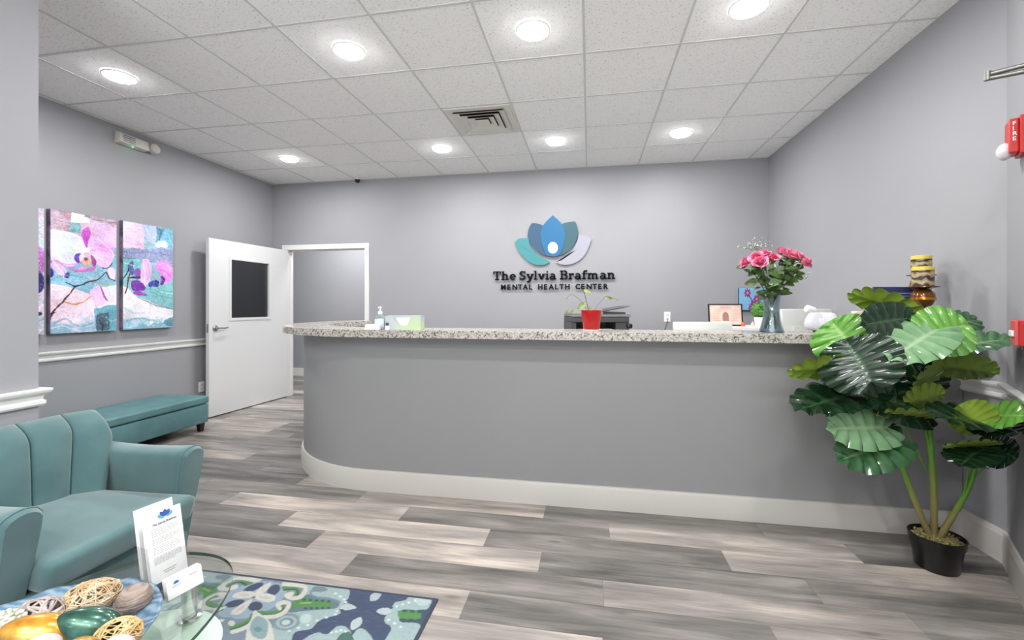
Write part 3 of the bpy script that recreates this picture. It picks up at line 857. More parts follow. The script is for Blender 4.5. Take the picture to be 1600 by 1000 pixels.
def grid_mesh(name, P, C, m, parent=None):
    """P: (ny,nx,3) points, C: (ny,nx,3) sRGB 0-255"""
    ny, nx = P.shape[:2]
    me = bpy.data.meshes.new(name)
    nv = nx * ny; nf = (nx - 1) * (ny - 1)
    me.vertices.add(nv); me.vertices.foreach_set('co', P.reshape(-1).astype('f'))
    i = np.arange(nf); r = i // (nx - 1); c = i % (nx - 1); a = r * nx + c
    idx = np.stack([a, a + 1, a + nx + 1, a + nx], 1)
    me.loops.add(nf * 4); me.loops.foreach_set('vertex_index', idx.ravel().astype('i'))
    me.polygons.add(nf); me.polygons.foreach_set('loop_start', (np.arange(nf) * 4).astype('i'))
    try: me.polygons.foreach_set('loop_total', np.full(nf, 4, 'i'))
    except Exception: pass
    me.update(calc_edges=True); me.validate()
    at = me.color_attributes.new('paint', 'FLOAT_COLOR', 'POINT')
    col4 = np.ones((nv, 4), 'f'); col4[:, :3] = lin_np(C.reshape(-1, 3))
    at.data.foreach_set('color', col4.ravel())
    me.materials.append(m)
    o = bpy.data.objects.new(name, me); return link(o, parent)

# ---- orchid canvases on the left wall
XCF = XL + .045
def canvas(y0, y1, z0, z1, painter, label, step=.0032):
    t = thing('canvas_print', label, 'wall art', (XL, (y0 + y1) / 2, z0), group='orchid canvases on the left wall')
    o = obj('stretched_side', bx(.004, .044, -(y1 - y0) / 2, (y1 - y0) / 2, 0, z1 - z0, bev=.003), m_canvas_edge, t)
    ny = int((y1 - y0) / step); nz = int((z1 - z0) / step)
    Y, Z = np.meshgrid(np.linspace(y0 + .001, y1 - .001, ny), np.linspace(z0 + .001, z1 - .001, nz))
    px, py = proj_np(np.full_like(Y, XCF), Y, Z)
    C = painter(px, py, Y, Z)
    P = np.stack([np.full_like(Y, .0455), Y - (y0 + y1) / 2, Z - z0], -1)
    grid_mesh('picture', P, C, m_canvas, t)
    return t
def warp(px, py, Y, Z, lim):
    a = vnoise(Y * 16, Z * 16, 41, 4) - .5; b = vnoise(Y * 16, Z * 16, 42, 4) - .5
    return np.minimum(px, lim) + a * 3.0, py + b * 5.0
def brush(c, Y, Z):
    wa = vnoise(Y * 9, Z * 9, 61, 4) * 2.2; wb = vnoise(Y * 9 + 5, Z * 9, 62, 4) * 2.2; ca, sa = np.cos(wa * 2), np.sin(wa * 2)
    U = Y * ca + Z * sa; V = -Y * sa + Z * ca
    n1 = vnoise(U * 12 + wb, V * 46, 51, 5); n2 = vnoise(U * 18, V * 60 + wb * 2, 52, 4); n3 = vnoise(Y * 7, Z * 7, 53, 4)
    k = 1 + (n1 - .5) * .34 + (n2 - .5) * .22 + (n3 - .5) * .30
    c = c * k[..., None]
    hi = np.clip((n1 - .60) * 6, 0, 1)[..., None] * .45
    c = c * (1 - hi) + np.array((246, 242, 248)) * hi
    dk = np.clip((.34 - n2) * 6, 0, 1)[..., None] * .28
    c = c * (1 - dk) + np.array((70, 84, 110)) * dk
    g = c.mean(-1, keepdims=True)
    return np.clip(128 + (g + (c - g) * 1.0 - 128) * 1.18 + 2, 0, 255)
def orchid1(px, py, Y, Z):
    u = lambda x, y: (60 + x / 4.762, 320 + y / 4.762)
    S = lambda *p: [u(*q) for q in p]
    px, py = warp(px, py, Y, Z, 182.6)
    p = Paint(px, py, (196, 168, 190))
    n = vnoise(Y * 14, Z * 14, 1); n2 = vnoise(Y * 30, Z * 90, 2)
    p.poly(S((40, 0), (250, 60), (230, 200), (40, 190)), (168, 138, 152))
    p.mask((n2 - .5) * 3, (214, 176, 186), .6)
    p.poly(S((250, 50), (345, 75), (390, 130), (300, 140), (240, 130)), (226, 230, 236))
    p.poly(S((345, 70), (390, 75), (390, 98), (345, 92)), (122, 124, 134))
    p.poly(S((390, 80), (590, 110), (590, 160), (390, 140)), (172, 146, 160))
    p.poly(S((390, 130), (590, 160), (590, 330), (450, 340)), (204, 170, 208))
    p.poly(S((230, 128), (312, 140), (312, 212), (230, 200)), (98, 156, 156))
    p.poly(S((500, 320), (600, 320), (600, 400), (480, 380)), (150, 158, 186))
    p.poly(S((60, 470), (600, 380), (600, 640), (380, 660), (70, 590)), (128, 176, 196))
    p.mask((n - .55) * 5, (182, 190, 214), .5)
    p.poly(S((60, 580), (260, 620), (420, 680), (420, 980), (50, 980)), (222, 198, 214))
    p.mask(np.clip((py - (320 + 800 / 4.762)) / 20, 0, 1) * (px > 60) * np.clip((vnoise(Y * 9, Z * 14, 5) - .35) * 4, 0, 1), (118, 162, 182), .85)
    p.poly(S((440, 620), (600, 600), (600, 780), (440, 800)), (216, 206, 222))
    p.poly(S((410, 770), (600, 740), (600, 960), (430, 950)), (104, 158, 176))
    p.poly(S((430, 820), (520, 800), (530, 930), (430, 940)), (66, 74, 86), .7)
    p.line(S((360, 350), (470, 365), (620, 385)), .7, (232, 240, 236), .9)
    # petals
    p.sp(S((90, 190), (200, 200), (320, 240), (350, 340), (290, 430), (200, 465), (120, 400), (90, 300)), (206, 204, 230))
    p.ell(*u(190, 300), 17, 16, (190, 202, 226), 0, .9, .8)
    p.sp(S((360, 330), (400, 230), (500, 290), (560, 380), (520, 460), (440, 450), (400, 380)), (216, 178, 226))
    p.ell(*u(500, 320), 11, 8, (222, 150, 216), 20, .8, .7)
    p.sp(S((330, 190), (370, 175), (390, 215), (370, 280), (362, 335), (345, 290), (322, 235)), (186, 84, 184))
    p.ell(*u(360, 335), 6, 3.5, (244, 232, 246), 0, .8)
    p.sp(S((60, 300), (90, 320), (105, 420), (200, 470), (215, 540), (150, 520), (70, 430)), (214, 182, 226))
    p.line(S((60, 300), (78, 380), (100, 430)), 2.6, (170, 92, 178), .9, 1.2)
    p.line(S((130, 415), (200, 458), (270, 462)), 1.6, (196, 104, 190), .9, 1.2)
    p.ell(*u(300, 395), 6.5, 8, (112, 62, 156), 10)
    p.ell(*u(292, 385), 4, 5, (84, 74, 178), 10, .6)
    p.ell(*u(330, 400), 5.5, 8, (222, 196, 214), 0)
    p.ell(*u(360, 425), 9, 6, (206, 160, 140), 0, .4)
    p.ell(*u(355, 400), 3, 3, (120, 84, 92), 0, .6)
    p.sp(S((390, 370), (430, 420), (425, 460), (400, 450)), (150, 72, 136))
    p.sp(S((220, 470), (320, 480), (430, 460), (400, 490), (300, 500)), (188, 110, 178))
    p.ell(*u(320, 470), 5, 3.5, (226, 150, 210), 0, .5)
    p.ell(*u(90, 505), 4, 8, (64, 62, 142), -20)
    p.ell(*u(214, 522), 5, 4, (58, 62, 128), -30)
    # petal veins, rims and loose strokes
    for (pts, w_, c_, al) in ((((110, 230), (180, 260), (280, 320), (340, 340)), 1.2, (236, 228, 244), .7), (((105, 300), (190, 320), (300, 340)), 1.0, (176, 168, 220), .6),
            (((130, 370), (200, 350), (300, 345)), 1.0, (232, 214, 240), .7), (((95, 200), (180, 196), (260, 215), (330, 245)), 1.0, (246, 242, 250), .8),
            (((110, 410), (190, 440), (270, 440), (320, 420)), 2.6, (204, 120, 200), .55), (((400, 250), (470, 280), (540, 340), (555, 390)), 1.6, (240, 208, 242), .8),
            (((380, 340), (440, 330), (530, 350)), 1.2, (196, 128, 206), .6), (((400, 370), (460, 400), (520, 440)), 1.2, (244, 230, 246), .7),
            (((420, 300), (480, 310), (530, 330)), 2.0, (206, 120, 204), .5), (((80, 330), (130, 450), (200, 520)), 1.4, (244, 232, 248), .8),
            (((345, 215), (360, 260), (362, 320)), 1.0, (130, 44, 140), .7), (((60, 20), (160, 45), (245, 60)), 1.0, (120, 96, 112), .7), (((70, 90), (160, 110), (230, 130)), 1.0, (226, 196, 204), .7),
            (((395, 100), (480, 118), (585, 130)), 1.2, (120, 100, 120), .7), (((400, 125), (500, 140), (585, 150)), .8, (228, 206, 220), .7),
            (((100, 560), (220, 520), (330, 545)), 2.2, (96, 142, 164), .6), (((340, 520), (400, 560), (430, 640)), 2.0, (186, 196, 214), .7),
            (((90, 700), (150, 690), (200, 640)), 1.6, (246, 232, 240), .7), (((120, 880), (200, 850), (300, 900), (400, 880)), 3.0, (86, 138, 158), .5), (((80, 930), (180, 900), (300, 940)), 2.0, (198, 214, 224), .6),
            (((450, 850), (480, 900), (470, 940)), 2.0, (40, 44, 56), .7), (((500, 830), (540, 860), (585, 850)), 2.0, (170, 200, 208), .6)):
        p.line(S(*pts), w_, c_, al, 1.0)
    # bud and stems
    p.sp(S((380, 650), (450, 600), (490, 660), (500, 720), (470, 750), (420, 740), (400, 690)), (214, 180, 222))
    p.sp(S((455, 600), (480, 640), (515, 720), (490, 700)), (166, 80, 160))
    p.sp(S((515, 480), (560, 470), (570, 540), (545, 560)), (224, 200, 220))
    p.line(S((60, 960), (75, 870), (110, 800)), 3.6, (72, 46, 52))
    p.line(S((90, 815), (200, 700), (275, 605)), (3.4, 2.2), (88, 56, 60))
    p.line(S((275, 607), (370, 575), (440, 560), (500, 505)), (2.2, 1.6), (52, 40, 56))
    p.line(S((205, 578), (275, 607)), (1.6, 2.4), (44, 36, 52))
    p.line(S((480, 470), (520, 465), (548, 430)), 1.8, (72, 62, 96))
    p.line(S((195, 725), (260, 740), (330, 725), (395, 680)), 1.8, (190, 140, 80))
    p.line(S((450, 575), (490, 598), (545, 600)), 1.6, (176, 170, 90))
    p.line(S((505, 500), (530, 545), (570, 560)), 1.8, (96, 44, 74))
    p.line(S((60, 810), (120, 805)), 2.2, (60, 38, 48))
    p.mask((vnoise(Y * 60, Z * 60, 9) - .62) * 3, (240, 236, 244), .35)
    return brush(p.c, Y, Z)
def orchid2(px, py, Y, Z):
    u = lambda x, y: (180 + x / 5.56, 340 + y / 5.56)
    S = lambda *p: [u(*q) for q in p]
    px, py = warp(px, py, Y, Z, 270.6)
    p = Paint(px, py, (140, 174, 190))
    n = vnoise(Y * 12, Z * 20, 3)
    p.poly(S((20, 20), (260, 60), (250, 280), (20, 260)), (212, 186, 212))
    p.mask((n - .55) * 4 * (py < u(0, 280)[1]), (226, 210, 226), .6)
    p.poly(S((230, 55), (360, 75), (350, 230), (270, 200)), (168, 180, 214))
    p.poly(S((355, 75), (510, 95), (510, 280), (355, 240)), (116, 168, 190))
    p.poly(S((360, 80), (430, 95), (400, 170), (360, 210)), (92, 128, 148), .8)
    p.ell(*u(405, 235), 9, 6, (222, 234, 236), 10, .4)
    p.poly(S((20, 260), (250, 280), (420, 260), (510, 290), (510, 440), (300, 380), (20, 345)), (140, 148, 180))
    p.poly(S((20, 335), (200, 365), (360, 400), (510, 420), (510, 790), (300, 720), (180, 690), (40, 560)), (126, 184, 186))
    p.mask((n - .5) * 4 * (py > u(0, 340)[1]), (108, 160, 176), .5)
    p.poly(S((40, 560), (180, 680), (380, 760), (510, 800), (510, 880), (380, 920), (40, 960)), (222, 220, 228))
    p.mask(np.clip((py - u(0, 860)[1]) / 8, 0, 1) * np.clip((vnoise(Y * 16, Z * 10, 8) - .3) * 4, 0, 1), (126, 178, 198), .9)
    p.poly(S((420, 900), (510, 850), (510, 940), (440, 950)), (72, 120, 132), .7)
    p.line(S((190, 690), (330, 750), (510, 800)), 1.0, (70, 92, 104))
    p.line(S((20, 340), (180, 362)), .8, (78, 104, 116))
    p.line(S((270, 370), (400, 405), (510, 428)), .8, (96, 82, 116), .8)
    # flower
    p.sp(S((225, 450), (240, 370), (290, 370), (320, 440), (300, 540), (255, 600), (225, 540)), (218, 176, 218))
    p.sp(S((345, 440), (380, 380), (440, 375), (490, 430), (495, 530), (440, 580), (400, 500)), (214, 136, 214))
    p.ell(*u(455, 440), 8, 8, (226, 160, 224), 0, .8, .8)
    p.sp(S((395, 510), (420, 505), (432, 540), (415, 580), (392, 575)), (104, 44, 132))
    p.ell(*u(355, 535), 9, 8, (150, 176, 196), 0, .4)
    p.sp(S((290, 580), (330, 545), (380, 550), (370, 595), (320, 605)), (64, 66, 150))
    p.sp(S((140, 560), (180, 540), (225, 560), (270, 610), (200, 640), (145, 630)), (114, 54, 150))
    p.sp(S((150, 650), (210, 640), (290, 670), (210, 675)), (150, 76, 176))
    p.sp(S((165, 460), (215, 440), (218, 520), (180, 530)), (134, 84, 166))
    p.sp(S((105, 420), (150, 380), (160, 440), (160, 500), (125, 480)), (84, 96, 146))
    for (pts, w_, c_, al) in ((((60, 60), (140, 80), (240, 90)), 1.4, (232, 214, 232), .7), (((60, 200), (150, 220), (240, 240)), 1.6, (196, 160, 200), .6), (((270, 90), (300, 150), (340, 170)), 1.6, (206, 216, 236), .7),
            (((370, 90), (400, 120), (380, 190)), 2.2, (62, 104, 124), .7), (((440, 110), (470, 180), (500, 250)), 1.8, (150, 200, 214), .6), (((60, 300), (180, 310), (300, 300), (480, 330)), 2.0, (110, 118, 156), .6),
            (((60, 390), (110, 400), (160, 420)), 2.0, (176, 214, 214), .6), (((245, 400), (260, 480), (255, 580)), 1.6, (240, 220, 242), .8), (((290, 400), (300, 470), (280, 540)), 1.2, (186, 120, 196), .6),
            (((380, 410), (440, 400), (480, 460)), 1.6, (236, 190, 238), .8), (((400, 450), (440, 470), (480, 520)), 1.6, (186, 84, 190), .6), (((300, 640), (400, 680), (500, 700)), 2.0, (96, 152, 168), .6),
            (((320, 600), (400, 640), (500, 660)), 1.4, (176, 216, 218), .6), (((80, 620), (200, 730), (400, 800)), 2.2, (244, 240, 246), .8), (((60, 780), (160, 830), (260, 820)), 2.4, (176, 196, 210), .6), (((100, 900), (240, 880), (360, 910)), 3.0, (104, 158, 180), .6)):
        p.line(S(*pts), w_, c_, al, 1.0)
    p.line(S((40, 550), (90, 500), (120, 440)), 1.5, (40, 36, 60))
    p.line(S((110, 520), (215, 520)), 2.4, (60, 34, 66))
    p.line(S((125, 490), (110, 570), (85, 660)), 2.2, (116, 66, 66))
    p.line(S((30, 545), (60, 540)), 2.2, (52, 30, 60))
    p.mask((vnoise(Y * 60, Z * 60, 19) - .62) * 3, (236, 236, 244), .35)
    return brush(p.c, Y, Z)
def orchid0(px, py, Y, Z):
    p = Paint(Y, Z, (168, 178, 192))
    n = vnoise(Y * 8, Z * 8, 21)
    p.mask((n - .45) * 5, (214, 190, 208), .8)
    p.mask((vnoise(Y * 12, Z * 30, 22) - .6) * 5, (96, 120, 136), .7)
    p.ell(2.72, 1.62, .09, .12, (172, 108, 176)); p.ell(2.60, 1.72, .12, .10, (214, 190, 222))
    p.ell(2.74, 1.45, .05, .09, (58, 48, 104)); p.ell(2.45, 1.5, .1, .12, (216, 196, 222))
    p.line([(2.76, 1.2), (2.6, 1.15), (2.4, 1.05)], .03, (60, 40, 48), soft=.005)
    return brush(p.c, Y, Z)
canvas(2.245, 2.788, 1.032, 2.053, orchid0, 'orchid canvas mostly hidden behind the partition, leftmost of three', .006)
canvas(2.828, 3.332, 1.032, 2.053, orchid1, 'orchid canvas with large lilac bloom and dark branch, middle of three')
canvas(3.388, 3.888, 1.036, 2.066, orchid2, 'orchid canvas with purple blossoms over teal, nearest the open door')

# ---- rug
def rug():
    x0, x1, y0, y1 = -2.20, -.640, .38, 1.785
    step = .0034
    nx = int((x1 - x0) / step); ny = int((y1 - y0) / step)
    X, Yg = np.meshgrid(np.linspace(x0, x1, nx), np.linspace(y0, y1, ny))
    # motif drawn once near the corner, repeated by mirroring
    fc = atZ(397.3, 935.5, 0)
    MX, MY = fc.x, 1.36
    Xm = np.where(X < MX, 2 * MX - X, X)
    Ym = np.where(Yg < MY, 2 * MY - Yg, Yg); Ym = np.clip(Ym, MY, y1)
    px, py = proj_np(Xm, Ym, np.zeros_like(Xm))
    navy = (72, 84, 112)
    u = lambda x, y: (350 + x / 4.706, 890 + y / 4.706)
    S = lambda *p: [u(*q) for q in p]
    p = Paint(px, py, navy)
    p.mask((vnoise(X * 40, Yg * 160, 3) - .5) * 3, (96, 108, 134), .5)
    aqua, aqua2, cream, green, dgreen, pblue = (160, 184, 184), (190, 208, 204), (208, 206, 196), (92, 146, 84), (62, 98, 86), (150, 172, 188)
    # left field (grey-blue) under the flower and scrolls
    p.sp(S((-60, 60), (200, 70), (560, 110), (640, 160), (560, 260), (480, 330), (380, 420), (340, 560), (-60, 600)), (126, 142, 156))
    # paisley upper: band with curl, beads, green core
    def paisley(dx=0, dy=0):
        q = lambda *p_: [u(a + dx, b + dy) for a, b in p_]
        p.sp(q((600, 130), (680, 120), (900, 150), (920, 210), (880, 270), (850, 300), (850, 340), (740, 375), (690, 400), (640, 450), (520, 480), (480, 560), (340, 560), (360, 440), (440, 340), (520, 300)), aqua)
        p.sp(q((560, 210), (640, 200), (720, 225), (800, 230), (850, 260), (820, 300), (700, 310), (580, 320), (480, 330), (470, 290)), (104, 126, 140))
        p.line(q((700, 165), (640, 175), (660, 215), (760, 225), (850, 250)), 3.2, (118, 136, 152), .9, 2)
    paisley()
    p.sp(S((660, 140), (730, 140), (760, 165), (700, 180), (650, 165)), (120, 140, 150))
    p.sp(S((520, 250), (580, 200), (640, 235), (760, 245), (800, 270), (760, 295), (640, 285), (560, 295), (490, 300)), green)
    for k in range(5): p.ell(*u(590 + k * 45, 236 + k * 3), 3.0, 1.8, dgreen, 0, .4); p.ell(*u(600 + k * 42, 300 - k * 1), 3.0, 1.8, dgreen, 0, .4)
    p.line(S((560, 262), (640, 258)), 1.8, (150, 196, 120))
    for k in range(7):
        a = k / 6; p.ell(*u(820 + 75 * sin(a * 3.0), 190 + 130 * a), 2.6, 1.6, (206, 222, 220), 0, .3)
    for k in range(6): p.ell(*u(820 - k * 68, 345 + k * 22 + (k > 2) * 12), 2.6, 1.8, (206, 222, 220), 0, .3)
    # curl of the lower paisley
    p.ell(*u(460, 400), 22, 13, (128, 146, 158), -10, .15); p.ell(*u(458, 402), 17, 10, aqua, -10, .2)
    p.ell(*u(460, 402), 11, 6.5, (120, 138, 152), -10, .2); p.ell(*u(455, 404), 7, 4.2, aqua2, -10, .25)
    p.ell(*u(600, 375), 10, 7, aqua2, -20, .4)
    # second paisley at the right edge
    p.sp(S((1370, 215), (1520, 225), (1500, 300), (1440, 310), (1280, 320), (1240, 290), (1260, 255), (1330, 240)), aqua)
    p.sp(S((1240, 300), (1290, 340), (1300, 400), (1440, 420), (1400, 560), (1190, 560), (1230, 450), (1180, 400), (1195, 350)), aqua)
    p.sp(S((1400, 215), (1510, 222), (1500, 270), (1430, 275)), aqua2, .8)
    p.sp(S((1290, 320), (1340, 308), (1440, 320), (1450, 350), (1430, 380), (1330, 380), (1280, 360)), green)
    for k in range(3): p.ell(*u(1330 + k * 55, 318 + k * 4), 4.5, 2.2, dgreen, 0, .4); p.ell(*u(1320 + k * 55, 384 + k * 2), 4.5, 2.0, dgreen, 0, .4)
    for k in range(4): p.ell(*u(1270 + k * 45, 285 - k * 14), 2.4, 1.8, (206, 222, 220), 0, .3)
    for k in range(3): p.ell(*u(1210 + k * 44, 385 + k * 26), 2.6, 1.8, (206, 222, 220), 0, .3)
    # lower middle paisley
    p.sp(S((600, 520), (680, 480), (760, 490), (820, 440), (880, 430), (930, 470), (940, 500), (990, 450), (1050, 470), (1060, 560), (580, 570)), aqua)
    p.sp(S((840, 510), (880, 480), (930, 480), (950, 560), (830, 560)), dgreen, .8)
    for k in range(4): p.ell(*u(790 + k * 35, 480 - (k * 9 if k < 3 else 10)), 2.6, 1.8, (206, 222, 220), 0, .3)
    # leaves on navy
    p.sp(S((1078, 245), (1080, 200), (1130, 178), (1155, 195), (1130, 235)), (176, 188, 192))
    p.sp(S((862, 292), (890, 266), (930, 268), (972, 295), (920, 312), (880, 310)), (184, 196, 198))
    p.sp(S((1120, 318), (1160, 298), (1215, 300), (1230, 325), (1190, 348), (1145, 340)), (184, 196, 198))
    p.sp(S((930, 440), (940, 395), (1005, 365), (1015, 410), (980, 445), (940, 462)), (184, 196, 198))
    # flower: pale blue ring, navy windows, cream cross petals
    p.sp(S((130, 130), (230, 95), (330, 100), (420, 120), (460, 160), (440, 220), (350, 300), (250, 340), (150, 375), (60, 370), (10, 310), (-10, 250), (60, 190)), pblue)
    for (a, b, r) in ((185, 145, 10), (365, 165, -20), (60, 270, -10), (230, 285, 5)):
        p.ell(*u(a, b), 11.5, 7.2, (74, 84, 108), r - 15, .15)
    for pts in (((210, 215), (110, 180), (50, 190), (45, 215), (110, 235)), ((215, 215), (300, 190), (370, 205), (370, 240), (300, 255)),
                ((205, 205), (250, 150), (310, 105), (345, 110), (320, 160), (240, 215)), ((205, 220), (190, 270), (120, 340), (65, 345), (70, 300), (150, 245))):
        p.sp(S(*pts), cream)
    for (a, b, r) in ((120, 210, 8), (300, 222, 8), (285, 150, -42), (125, 300, -42)): p.ell(*u(a, b), 8, 2.2, (196, 186, 178), r, .6, .8)
    p.ell(*u(210, 213), 4.5, 2.8, (104, 106, 116), 0, .3)
    # scrolls
    def scroll(ptsc, ptsg, w=6.5):
        p.line(S(*ptsg), w * .9, green, 1, 1.0); p.line(S(*[(a, b + 14) for a, b in ptsg]), w * .35, dgreen, 1, 1.0); p.line(S(*ptsc), w, cream, 1, .8)
    scroll(((440, 120), (560, 130), (600, 150), (570, 210), (500, 225), (460, 205), (500, 190)), ((440, 150), (520, 145), (545, 175), (520, 205)))
    scroll(((270, 365), (370, 360), (440, 330), (480, 270), (440, 255), (395, 275), (410, 300)), ((260, 330), (350, 335), (410, 320), (440, 285)))
    scroll(((10, 150), (60, 100), (120, 88), (190, 100)), ((20, 170), (80, 115), (160, 110)))
    scroll(((60, 475), (140, 450), (200, 410), (230, 330)), ((50, 445), (120, 420), (190, 385), (205, 350)))
    p.ell(*u(55, 410), 5.5, 4.5, cream, 0, .2)
    # lower bud
    p.sp(S((165, 470), (200, 380), (240, 330), (320, 380), (355, 450), (355, 560), (180, 560)), cream)
    p.sp(S((190, 440), (230, 365), (290, 370), (325, 420), (300, 520), (220, 510)), (140, 168, 174))
    p.ell(*u(250, 455), 6, 4, (104, 150, 150), 0, .5)
    # weave speckle
    p.mask((vnoise(X * 260, Yg * 260, 31, 2) - .55) * 2, (60, 70, 92), .25)
    # binding
    bnd = ((X > x1 - .012) | (X < x0 + .012) | (Yg > y1 - .011) | (Yg < y0 + .011)).astype(float)
    p.mask(bnd, (70, 76, 94))
    t = thing('area_rug', 'blue, aqua and green floral patterned rug on the plank floor', 'rug', (0, 0, 0))
    P = np.stack([X, Yg, np.full_like(X, .0085)], -1)
    grid_mesh('pile_surface', P, (p.c.mean(-1, keepdims=True) + (p.c - p.c.mean(-1, keepdims=True)) * .88) * .85, m_rug, t)
    obj('backing', bx(x0 - .001, x1 + .001, y0 - .001, y1 + .001, .0, .008), mat('rug_binding', srgb(70, 76, 94), .9), t)
rug()

# ================================================================== FURNITURE
def solid_subdiv(name, bm, m, parent, lv=2, smooth=True):
    o = obj(name, bm, m, parent, smooth=smooth, angle=180)
    md = o.modifiers.new('s', 'SUBSURF'); md.levels = lv; md.render_levels = lv
    return o
def grid_shell(name, F, B, m, parent, mats=None, smooth=True):
    """closed shell from two equal grids (front F[i][j], back B[i][j])"""
    bm = bmesh.new(); ny = len(F); nx = len(F[0])
    f = [[bm.verts.new(F[i][j]) for j in range(nx)] for i in range(ny)]
    b = [[bm.verts.new(B[i][j]) for j in range(nx)] for i in range(ny)]
    for i in range(ny - 1):
        for j in range(nx - 1):
            bm.faces.new((f[i][j], f[i][j + 1], f[i + 1][j + 1], f[i + 1][j])); bm.faces.new((b[i][j], b[i + 1][j], b[i + 1][j + 1], b[i][j + 1]))
    for j in range(nx - 1):
        bm.faces.new((f[0][j], b[0][j], b[0][j + 1], f[0][j + 1])); bm.faces.new((f[-1][j], f[-1][j + 1], b[-1][j + 1], b[-1][j]))
    for i in range(ny - 1):
        bm.faces.new((f[i][0], f[i + 1][0], b[i + 1][0], b[i][0])); bm.faces.new((f[i][-1], b[i][-1], b[i + 1][-1], f[i + 1][-1]))
    return obj(name, bm, m, parent, smooth=smooth, angle=60)

def soft_box(bm, r):
    bmesh.ops.bevel(bm, geom=list(bm.edges), offset=r, segments=4, affect='EDGES', profile=.5)
    bmesh.ops.subdivide_edges(bm, edges=[e for e in bm.edges if e.calc_length() > r * 1.5], cuts=7, use_grid_fill=True)
# ---- armchair (faces +x); y from .97 to 1.83
ch = thing('armchair', 'teal velvet armchair with channelled back beside the glass table', 'armchair', (-2.1, 1.40, 0))
OX, OY = -2.1, 1.40
def L_(x, y, z): return Vector((x - OX, y - OY, z))
# backrest
def back_pt(u, v, side):
    # u 0..1 across (near to far), v 0..1 up
    ybs = [1.215, 1.29, 1.415, 1.541, 1.625]; yts = [1.12, 1.285, 1.445, 1.604, 1.735]
    q = min(3.9999, u * 4); i = int(q); k = q - i
    yb = ybs[i] + (ybs[i + 1] - ybs[i]) * k; yt = yts[i] + (yts[i + 1] - yts[i]) * k
    y = yb + (yt - yb) * v ** 1.15
    e = abs(2 * u - 1)
    ztop = .765 - .085 * max(0, (e - .80) / .20) ** 2.6
    z = .33 + (ztop - .33) * v
    x = -2.245 - .075 * v + .075 * max(0, e - .55) / .45 * (1 - .2 * v)
    bulge = .030 * (max(0, sin(PI * k)) ** .42) * min(1, .35 + v)
    roll = max(0, (v - .80) / .20)
    if side == 0:
        return L_(x + bulge - .075 * roll ** 2.2, y, z + (.008 * sin(PI * k) ** .5 * roll if sin(PI * k) > 0 else 0))
    return L_(x - .13 + .01 * roll, y, z - .012 * roll)
nu, nv = 97, 25
F = [[back_pt(j / (nu - 1), i / (nv - 1), 0) for j in range(nu)] for i in range(nv)]
B = [[back_pt(j / (nu - 1), i / (nv - 1), 1) for j in range(nu)] for i in range(nv)]
back = grid_shell('backrest', F, B, m_teal, ch)
bm = bmesh.new()
for k in range(1, 4):
    u = k / 4
    tube(bm, [back_pt(u, v / 22, 0) + Vector((.004, 0, 0)) for v in range(23)], .0028, 6)
obj('channel_seam', bm, m_seam, back)
# arms: cross-section rings along x
def arm(sy):
    # sy=+1 far arm (inner face at low y), sy=-1 near arm
    yi_t, yo_t = (1.675, 1.790) if sy > 0 else (1.158, 1.040)
    yi_b, yo_b = (1.70, 1.770) if sy > 0 else (1.14, 1.068)
    bm = bmesh.new(); rings = []
    N = 14
    for i in range(N + 1):
        t = i / N
        xt = -2.40 + t * ((-1.815 if sy > 0 else -1.79) + 2.40); xb = -2.36 + t * (-1.905 + 2.36)
        zt = .612 + .012 * (t - .5) ** 2 * 4 - .01
        sh = 1.0; 
        if i == N: sh = .0
        ring_ = []
        # section points bottom-inner -> up -> rounded top -> down outer
        sec = []
        H0 = .10
        for q in range(5):
            v = q / 4 * .86; sec.append((yi_b + (yi_t - yi_b) * v, H0 + (zt - H0) * v, v))
        for q in range(1, 8):
            a = PI * q / 8; c = (yi_t + yo_t) / 2; r = abs(yo_t - yi_t) / 2
            sec.append((c - sy * r * cos(a), zt - .052 + .052 * sin(a) ** .8, 1.0))
        for q in range(4, -1, -1):
            v = q / 4 * .86; sec.append((yo_b + (yo_t - yo_b) * v, H0 + (zt - H0) * v, v))
        for (y, z, v) in sec:
            x = xb + (xt - xb) * min(1, (z - H0) / (zt - H0))
            ring_.append((x, y, z))
        rings.append(ring_)
    # soften front end
    last = rings[-1]; cy = (yi_t + yo_t) / 2
    extra = []
    for (x, y, z) in last:
        extra.append((x + .018, cy + (y - cy) * .86, z - (.012 if z > .4 else -.006)))
    rings.append(extra)
    vs = [[bm.verts.new(L_(*p)) for p in r] for r in rings]
    for a, b in zip(vs, vs[1:]):
        n = len(a)
        for k in range(n): bm.faces.new((a[k], a[(k + 1) % n], b[(k + 1) % n], b[k]))
    bm.faces.new(vs[0]); bm.faces.new(vs[-1])
    o = obj('armrest', bm, m_teal, ch, smooth=True, angle=50)
    b2 = bmesh.new()
    tube(b2, [L_(*p) for p in rings[-2]], .0035, 6)
    obj('piping', b2, m_teal, o)
arm(1); arm(-1)
